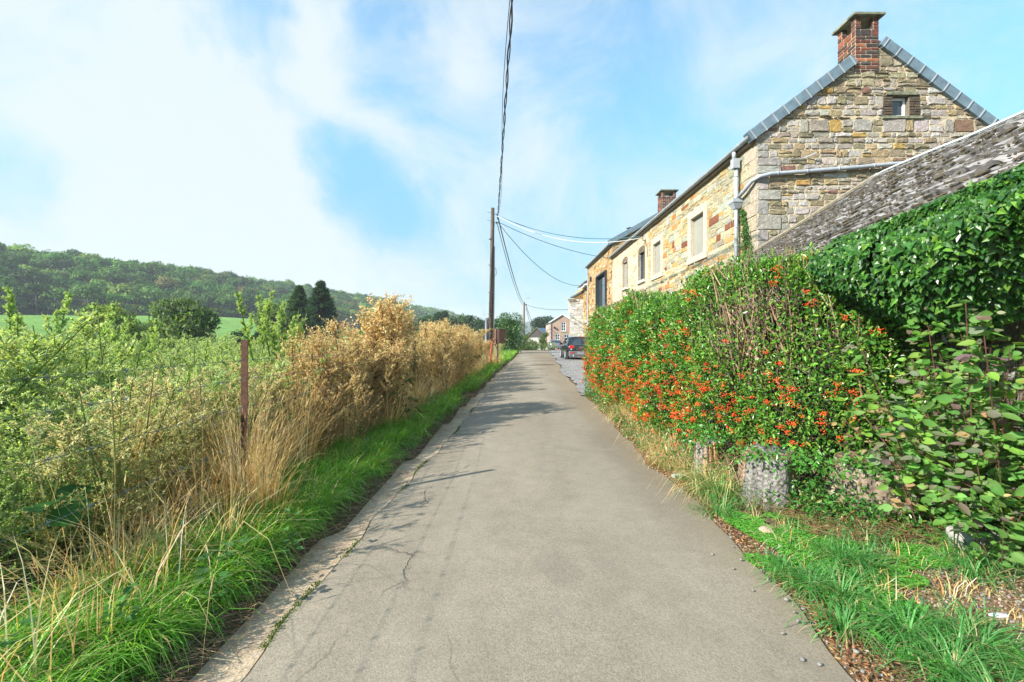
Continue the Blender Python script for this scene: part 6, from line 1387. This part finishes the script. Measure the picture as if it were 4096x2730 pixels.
# ================================================================ feathery weeds behind the fence
def weed_tmpl(rs, h, nb, nl, tone, tip, leafL=.05, leafW=.013, spread=.30, droop=.2):
    a = Acc(); c = np.array([(0, 0, 0), (rs.randn()*.03, rs.randn()*.03, h*.5), (rs.randn()*.10, rs.randn()*.10, h)]); sticks(a, c[:-1], c[1:], .006, .003, cvar(tone, 2, .1)*.8)
    t_ = rs.uniform(.12, .96, nb); az = rs.uniform(0, 6.28, nb); L = spread*h*(1.05-t_)**.6*rs.uniform(.5, 1.1, nb)
    base = np.stack([np.interp(t_, [0, .5, 1], c[:, i]) for i in range(3)], 1); end = base+np.stack([np.cos(az)*L*.8, np.sin(az)*L*.8, L*.75-droop*L], 1); sticks(a, base, end, .0028, .0012, cvar(tone, nb)*.85)
    f = rs.uniform(.1, 1.05, (nb, nl)); P = (base[:, None]+(end-base)[:, None]*f[..., None]).reshape(-1, 3); n = len(P); dd = np.repeat(unit(end-base), nl, 0)+.75*rs.randn(n, 3)+np.array([0, 0, -.1]); up_ = (P[:, 2]/h)[:, None]
    C = cvar(tone, n, .22, .07, rs)*(1-up_**2)+cvar(tip, n, .22, .07, rs)*up_**2
    leaves(a, P, dd, rdir(n, rs)+np.array([0, 0, .9]), leafL*rs.uniform(.5, 1.3, n), leafW*rs.uniform(.7, 1.5, n), C, 0, 'dia'); return a.merged()
rs = np.random.RandomState(9)
gn_t = [weed_tmpl(rs, 1.0, 34, 30, (.27, .40, .13), (.58, .66, .34), .021, .0072) for _ in range(5)]
gw_t = [weed_tmpl(rs, 1.0, 30, 20, (.24, .36, .12), (.52, .60, .29), .033, .010) for _ in range(4)]
gy_t = [weed_tmpl(rs, 1.0, 32, 30, (.42, .44, .16), (.84, .74, .40), .021, .0072) for _ in range(3)]
wd = Acc(); gd = Acc()
def scatter_weeds(n, y0, y1, x0, x1, hf, acc, tms, tone=None, pw=1.0, frac=1.0, excl=None):
    y = y0+(y1-y0)*rs.rand(n)**pw; x = x1+(x0-x1)*rs.rand(n)
    k_ = (x/y > -1.45) & (y > 1.2) if y0 < 3 else (x/y > -1.35)
    if excl is not None: k_ &= ~excl(x, y)
    x, y = x[k_], y[k_]; n = len(x); h = hf(x, y)*rs.uniform(.8, 1.15, n); sel = rs.randint(0, len(tms), n); P = np.stack([x, y, hz_(x, y)-.02], 1); lean = rs.randn(n, 2)*.12
    for k in range(len(tms)):
        m_ = sel == k
        if m_.any(): tile_into(acc, tms[k], P[m_], rs.uniform(0, 6.28, m_.sum()), h[m_], cvar((1, 1, 1), m_.sum(), .16, .05), lean[m_])
hf_near = lambda x, y: 1.22+.55*sstep(-3.0, -6.5, x)+.25*np.sin(x*1.3+y*.8)*.5
scatter_weeds(620, 2.0, 6.5, -8.5, -2.75, hf_near, wd, gn_t)
scatter_weeds(560, 6.5, 14, -15, -4.2, lambda x, y: 1.38+.22*np.sin(x*.9+y*.7)+.60*sstep(-7, -11, x), wd, gn_t)
scatter_weeds(520, 14, 27, -30, -3.6, lambda x, y: 1.5+.3*np.sin(x*.5+y*.7)+.8*sstep(-12, -18, x), wd, gw_t, excl=lambda x, y: (x < -16.5) & (y < 23) & (y > 18) & (x > -19))
scatter_weeds(260, 27, 48, -38, -2.6, lambda x, y: 1.7+0*x, wd, gw_t)
scatter_weeds(70, 3.5, 6.0, -6.8, -4.6, lambda x, y: 1.85+0*x, wd, gn_t)
# tall pale spikes behind the near post and at the left edge
for (x, y, h, k) in [(-4.1, 7.4, 2.25, 9), (-3.75, 7.7, 1.95, 6), (-8.9, 8.5, 2.7, 5), (-6.0, 7.2, 2.2, 3), (-7.6, 8.6, 2.5, 4), (-6.4, 5.6, 2.35, 4)]:
    P = np.stack([x+rs.randn(k)*.22, y+rs.randn(k)*.3, np.zeros(k)], 1); P[:, 2] = hz_(P[:, 0], P[:, 1]); tile_into(wd, weed_tmpl(rs, 1.0, 80, 40, (.28, .42, .12), (.50, .60, .28), .015, .0055, .09, -.1), P, rs.uniform(0, 6, k), h*rs.uniform(.85, 1.08, k), None, rs.randn(k, 2)*.03)
tag(wd.build('undergrowth', M['leaf_soft']), 'dense feathery green weeds filling the plot left of the fence', 'undergrowth', kind='stuff')
scatter_weeds(210, 2.6, 7.5, -4.3, -2.5, lambda x, y: 1.02+.15*np.sin(x*3+y), gd, gy_t)
scatter_weeds(200, 6.5, 25, -4.2, -2.2, lambda x, y: 1.35+0*x, gd, gy_t)
go_t = [weed_tmpl(rs, 1.0, 40, 34, (.48, .34, .15), (.84, .66, .34), .020, .008, .26, -.05) for _ in range(3)]
scatter_weeds(190, 5.2, 12, -3.2, -2.0, lambda x, y: 1.18+.22*np.sin(y*2.1), gd, go_t, excl=lambda x, y: (y > 8.3) & (y < 11.2) & (x > -2.5))
scatter_weeds(190, 10, 25, -3.0, -1.5, lambda x, y: 1.5+.2*np.sin(y*1.7), gd, go_t)
scatter_weeds(60, 24, 44, -2.0, -.9, lambda x, y: 1.3+0*x, gd, gy_t)
tag(gd.build('dry_undergrowth', M['dry']), 'fading golden green weeds along the wire fence', 'undergrowth', kind='stuff')

# ================================================================ dock plants gone to seed
def dock(rs, h, spread, full):
    """stems, seed heads, leaves meshes as (name, mat, Acc)"""
    st = Acc(); se = Acc(); lv = Acc(); ns = 5
    for i in range(ns):
        az = rs.uniform(0, 6.28); b0 = np.array([rs.randn()*.06, rs.randn()*.06, 0]); tp = np.array([math.cos(az)*spread*rs.uniform(.2, 1), math.sin(az)*spread*rs.uniform(.2, 1), h*rs.uniform(.8, 1)]); md = np.array([b0[0]+tp[0]*.25, b0[1]+tp[1]*.25, tp[2]*.45])
        sticks(st, np.array([b0, md]), np.array([md, tp]), .009, .004, cvar((.20, .10, .05), 2))
        nb = 26; t_ = rs.uniform(.32, .98, nb); a2 = rs.uniform(0, 6.28, nb); L = h*.27*(1.1-t_)**.5*rs.uniform(.5, 1.2, nb); bs = np.stack([np.interp(t_, [0, .45, 1], [b0[k], md[k], tp[k]]) for k in range(3)], 1); en = bs+np.stack([np.cos(a2)*L*.75, np.sin(a2)*L*.75, L*.8], 1)
        sticks(st, bs, en, .0032, .0016, cvar((.42, .27, .12), nb)); ns2 = 5
        f = rs.uniform(.3, 1, (nb, ns2)); bb = (bs[:, None]+(en-bs)[:, None]*f[..., None]).reshape(-1, 3); n2 = len(bb); ee = bb+unit(np.repeat(unit(en-bs), ns2, 0)+.8*rs.randn(n2, 3)+np.array([0, 0, .3]))*.11*rs.uniform(.5, 1.2, n2)[:, None]; sticks(st, bb, ee, .0018, .001, cvar((.46, .30, .14), n2))
        k = int(11*full); f = rs.uniform(.15, 1.05, (n2, k)); P = (bb[:, None]+(ee-bb)[:, None]*f[..., None]).reshape(-1, 3); n = len(P); P += rs.randn(n, 3)*.006
        leaves(se, P, rdir(n, rs)+np.array([0, 0, .3]), rdir(n, rs), .019*rs.uniform(.6, 1.4, n), .011, cvar(pick([(4, (.80, .60, .28)), (3, (.68, .47, .20)), (3, (.86, .72, .42)), (.8, (.52, .52, .20))], n, rs), n, .15, .05, rs), 0, 'dia')
    n = 120; P = np.stack([rs.randn(n)*spread*.33, rs.randn(n)*spread*.33, rs.uniform(.08, .55, n)**1.2*h], 1); dead = rs.rand(n) < .62; C = np.where(dead[:, None], cvar((.17, .075, .035), n, .3), cvar((.07, .17, .035), n, .25)); L = np.where(dead, .085, .12)*rs.uniform(.5, 1.3, n)
    leaves(lv, P, rdir(n, rs)+np.array([0, 0, -.5]), rdir(n, rs), L, L*np.where(dead, .28, .38), C, .3); return st, se, lv
rs = np.random.RandomState(17); protos = []
for i, (h, sp_, fu) in enumerate(((1.0, .24, 1.0), (1.0, .30, .9), (1.0, .2, .8))):
    st, se, lv = dock(rs, h, sp_, fu); protos.append((st.build('stems', M['dry']), se.build('seed_heads', M['dry']), lv.build('leaves', M['leaf_soft'])))
DK = [(-2.20, 8.1, 2.28, 'tallest golden brown dock plant with dark rusty leaves, beyond the near rusty post'), (-2.55, 7.3, 1.75, 'bushy dock plant just left of the tallest one'), (-2.75, 6.3, 1.6, 'sparse reddish dock plant leaning left above the fence wire'), (-2.35, 8.9, 2.12, 'dock plant right behind the tallest one'),
      (-2.85, 8.4, 1.65, 'dock plant behind the fence left of the tallest one'), (-1.98, 7.6, 1.45, 'shorter dock plant at the verge before the tallest one'), (-2.85, 10.4, 1.8, 'dock plant left of the second rusty post'), (-2.30, 12.2, 1.85, 'full dock plant just right of the second rusty post'), (-2.05, 13.4, 1.95, 'dock plant crowning the second golden clump'),
      (-2.50, 13.9, 2.0, 'dock plant behind the crown of the second clump'), (-1.90, 15.2, 1.85, 'dock plant on the right slope of the second clump'), (-2.3, 16.4, 1.9, 'dock plant behind the wooden fence post'), (-1.70, 17.6, 1.75, 'leafy greenish dock plant left of the utility pole'), (-1.95, 18.9, 1.8, 'dock plant nearest in front of the grey conduit'), (-1.55, 20.4, 1.6, 'last dock plant at the foot of the utility pole'), (-1.2, 23.2, 1.3, 'small dock plant under the brown cabinet')]
for i, (x, y, h, lb) in enumerate(DK):
    e = empty('dock_plant', (x, y, float(hz_(x, y))-.02), i*1.7, lb, 'dock plant', 'dried dock plants along the fence'); e.scale = (h*(.95 if i else 1.15), h*(.95 if i else 1.15), h)
    for o in protos[i % 3]:
        c = o if i < 3 else o.copy()
        if i >= 3: sc.collection.objects.link(c)
        c.parent = e
# ================================================================ right foreground
rs = np.random.RandomState(57); rg = Acc()
lim = lambda y: re_(y)+.02
RG = [(5, (.08, .27, .06)), (4, (.13, .34, .10)), (2, (.20, .42, .14)), (1.2, (.50, .42, .24))]
for (x, y, n, h) in [(1.80, 2.75, 300, .22), (1.92, 2.65, 380, .24), (1.75, 2.95, 200, .20), (2.18, 3.0, 380, .27), (2.28, 2.92, 260, .24), (2.0, 2.3, 420, .25), (2.2, 2.15, 420, .25), (1.95, 2.02, 400, .26), (2.35, 2.35, 200, .2), (1.72, 2.35, 260, .22), (1.9, 1.75, 380, .28), (2.3, 1.8, 400, .26), (2.1, 1.6, 400, .3), (2.6, 2.05, 240, .22), (2.0, 4.35, 330, .40), (1.95, 4.7, 220, .36), (1.78, 3.95, 160, .22), (3.0, 2.95, 240, .26), (2.85, 2.8, 160, .24), (3.1, 2.6, 160, .26), (2.62, 3.35, 180, .2), (3.3, 2.9, 200, .3)]:
    n = int(n*.55); az = rs.uniform(0, 6.28, n); r_ = np.abs(rs.randn(n))*.085; P = np.stack([x+np.cos(az)*r_, y+np.sin(az)*r_, np.zeros(n)], 1); P[:, 2] = hz_(P[:, 0], P[:, 1])+.0; ribbons(rg, P, az+rs.randn(n)*.5, rs.uniform(.5, 1.2, n)*h, .0065*rs.uniform(.6, 1.5, n), cvar(pick(RG, n, rs), n, .15, .06, rs), rs.uniform(.7, 1.9, n), 4)
put_grass(rg, 2200, 3.9, 13, lambda y: re_(y)+.12, lambda y: re_(y)+.5, 1.2, .08, .26, .006, RG+[(5, (.40, .30, .15))], (.3, 1.6))
put_grass(rg, 1500, 24.2, 26.2, lambda y: 3.0+0*y, lambda y: 6.0+0*y, 1, .04, .09, .02, RG, (.2, 1), clump=False)
tag(rg.build('right_verge_grass', M['grass']), 'low tufts of fresh green grass on the right foreground soil', 'grass', kind='stuff')
dy = Acc(); put_grass(dy, 2600, 4.4, 10.5, lambda y: re_(y)+.16, lambda y: re_(y)+.5, 1.1, .15, .55, .0042, DRY, (.5, 1.9), clump=True, azb=2.6)
put_grass(rg2 := Acc(), 1500, 2.9, 4.1, lambda y: 1.95+0*y, lambda y: 3.5+0*y, 1, .05, .16, .005, RG, (.4, 1.7)); tag(rg2.build('short_grass', M['grass']), 'short grass blades on the soil between clover and stumps', 'grass', kind='stuff')
put_grass(dy, 600, 2.2, 4.2, lambda y: re_(y)+.25, lambda y: 3.3+0*y, 1, .06, .25, .004, DRY, (.8, 2), clump=True)
n = 2600; x = rs.uniform(2.2, 3.4, n); y = rs.uniform(3.3, 4.1, n); A = np.stack([x, y, hz_(x, y)+rs.rand(n)*.10], 1); d = rdir(n, rs)*np.array([1, 1, .35]); B = A+d*rs.uniform(.04, .16, n)[:, None]; sticks(dy, A, B, .0016, .001, cvar(pick([(3, (.38, .24, .13)), (2, (.24, .12, .06))], n, rs), n))
tag(dy.build('bent_straw', M['dry']), 'bent straw stalks spilling from under the hedge onto the lane edge', 'straw', kind='stuff')
# clover carpet
cl = Acc(); n = 34000; x = rs.uniform(1.6, 3.3, n); y = rs.uniform(2.4, 4.2, n); cxl = np.interp(y, [2.4, 2.8, 3.2, 3.6, 4.0], [2.15, 2.10, 2.05, 2.0, 1.93]); wdt = np.interp(y, [2.4, 2.8, 3.2, 3.7, 4.15], [.16, .40, .42, .22, .06]); kp = (np.abs(x-cxl) < wdt*(.75+.35*np.sin(x*9+y*6))) & (fbm(x, y, 7) > -.55) | ((fbm(x, y, 6, 2) > .12) & (x > 1.95) & (y > 2.9) & (y < 3.9) & (rs.rand(n) < .6)); x, y = x[kp], y[kp]; n = len(x)
P = np.stack([x, y, hz_(x, y)+.012+.028*rs.rand(n)], 1)
for k in range(3): an = rs.uniform(0, 6.28, n)*0+k*2.094+rs.uniform(0, 6.28, n)*.0+(x*991 % 6.28); leaves(cl, P, np.stack([np.cos(an), np.sin(an), .1+0*an], 1), np.array([[0, -.1, 1.]])+.25*rs.randn(n, 3), .013, .012, cvar((.14, .40, .055), n, .2, .07, rs), .08)
for i in range(24):     # plantain rosettes
    x0, y0 = [(1.98, 2.42), (1.92, 2.33), (2.08, 2.36), (2.12, 2.5), (2.3, 2.0), (1.85, 2.2)][i % 6]; x0 += rs.randn()*.06; y0 += rs.randn()*.06; k = 9; an = rs.uniform(0, 6.28, k); leaves(cl, np.tile((x0, y0, float(hz_(x0, y0))+.01), (k, 1)), np.stack([np.cos(an), np.sin(an), rs.uniform(.2, 1.0, k)], 1), np.array([[0, 0, 1.]])+.2*rs.randn(k, 3), .13*rs.uniform(.7, 1.2, k), .024, cvar((.10, .33, .04), k), .2)
tag(cl.build('clover', M['leaf_soft']), 'bright green clover and plantain carpet below the stumps', 'clover', kind='stuff')
# leaf litter and chips
ll = Acc(); n = 15000; y = 1.7+rs.rand(n)**1.25*11.5; x = re_(y)+.06+np.abs(rs.randn(n))*.15-.05; far = rs.rand(n) < .38; x = np.where(far & (y < 4.6), rs.uniform(1.6, 3.6, n), x); P = np.stack([x, y, np.maximum(hz_(x, y), g(y)*(x < re_(y)+.02)-.5)+.012+.012*rs.rand(n)], 1); P[:, 2] = np.where(x < re_(y)+.03, g(y)+.010, P[:, 2])
leaves(ll, P, rdir(n, rs)*np.array([1, 1, .25]), np.array([[0, 0, 1.]])+.35*rs.randn(n, 3), .022*rs.uniform(.5, 1.6, n), .010, cvar(pick([(3, (.34, .16, .08)), (3, (.46, .27, .13)), (2, (.18, .09, .06)), (1, (.52, .42, .30))], n, rs), n, .25, .06, rs), .2)
tag(ll.build('leaf_litter', M['leaf_soft']), 'brown fallen leaves along the right edge of the asphalt', 'leaf litter', kind='stuff')
gp = Acc(); n = 5200; y = 1.7+rs.rand(n)*9; x = np.where(rs.rand(n) < .5, re_(y)+.02+np.abs(rs.randn(n))*.10, rs.uniform(2.1, 3.3, n)); y = np.where(x > 2.1, rs.uniform(1.8, 3.2, n), y); balls(gp, np.stack([x, y, hz_(x, y)+.004], 1), .0048*rs.uniform(.5, 1.9, n), cvar(pick([(2, (.20, .21, .22)), (3, (.32, .26, .19)), (3, (.24, .18, .12))], n, rs), n)); tag(gp.build('grit', M['smooth_stone']), 'loose grit and gravel on the soil beside the asphalt', 'gravel', kind='stuff')
# low leafy suckers round the stumps
su = Acc(); n = 9500; c0 = np.array([(3.5, 3.5), (3.7, 3.3), (3.3, 3.45), (2.6, 3.85), (2.9, 3.75), (2.75, 3.95), (3.55, 3.85), (2.05, 4.75), (1.98, 5.5), (1.95, 6.3), (1.93, 7.2), (1.95, 8.4), (2.0, 9.6), (3.1, 3.6), (2.45, 3.95), (1.98, 10.8), (2.0, 12)]); j = rs.randint(0, len(c0), n); P = np.stack([c0[j, 0]+rs.randn(n)*.13, c0[j, 1]+rs.randn(n)*.2, np.zeros(n)], 1); P[:, 2] = hz_(P[:, 0], P[:, 1])+np.abs(rs.randn(n))*.12+.01; P[:, 0] = np.maximum(P[:, 0], re_(P[:, 1])+.03)
L = .040*rs.uniform(.6, 1.3, n); leaves(su, P, rdir(n, rs)+np.array([0, -.2, .4]), np.array([[-.2, -.4, 1.]])+.5*rs.randn(n, 3), L, L*.42, cvar(pick([(3, (.035, .14, .018)), (2, (.07, .2, .03)), (1, (.18, .2, .05))], n, rs), n), .15)
tag(su.build('ground_leaves', M['leaf']), 'glossy low shoots creeping round the stumps', 'ground cover', kind='stuff')
# dark weeds where the lane ends
em = Acc(); n = 60; x = rs.uniform(.4, 6.0, n); y = rs.uniform(61.5, 64, n); P = np.stack([x, y, hz_(x, y)], 1); tile_into(em, gw_t[0], P, rs.uniform(0, 6, n), rs.uniform(.7, 1.2, n), cvar((1.2, 1.3, 1.2), n)); tag(em.build('lane_end_weeds', M['leaf_soft']), 'bright green weeds across the end of the lane', 'weeds', kind='stuff')
# ---------------------------------------------------------------- haze
if True:
    m = MB(); m.box2((-915, -215, -9), (915, 1915, 92)); o = m.build('haze', None, None, fixn=True); o.data.materials.clear()
    hm = bpy.data.materials.new('haze_air'); hm.use_nodes = True; nt = hm.node_tree; nt.nodes.clear(); ho = nt.nodes.new('ShaderNodeOutputMaterial'); hv = nt.nodes.new('ShaderNodeVolumePrincipled')
    hv.inputs['Color'].default_value = (.86, .93, 1, 1); hv.inputs['Density'].default_value = HAZE; nt.links.new(hv.outputs[0], ho.inputs['Volume']); o.data.materials.append(hm); tag(o, kind='stuff')
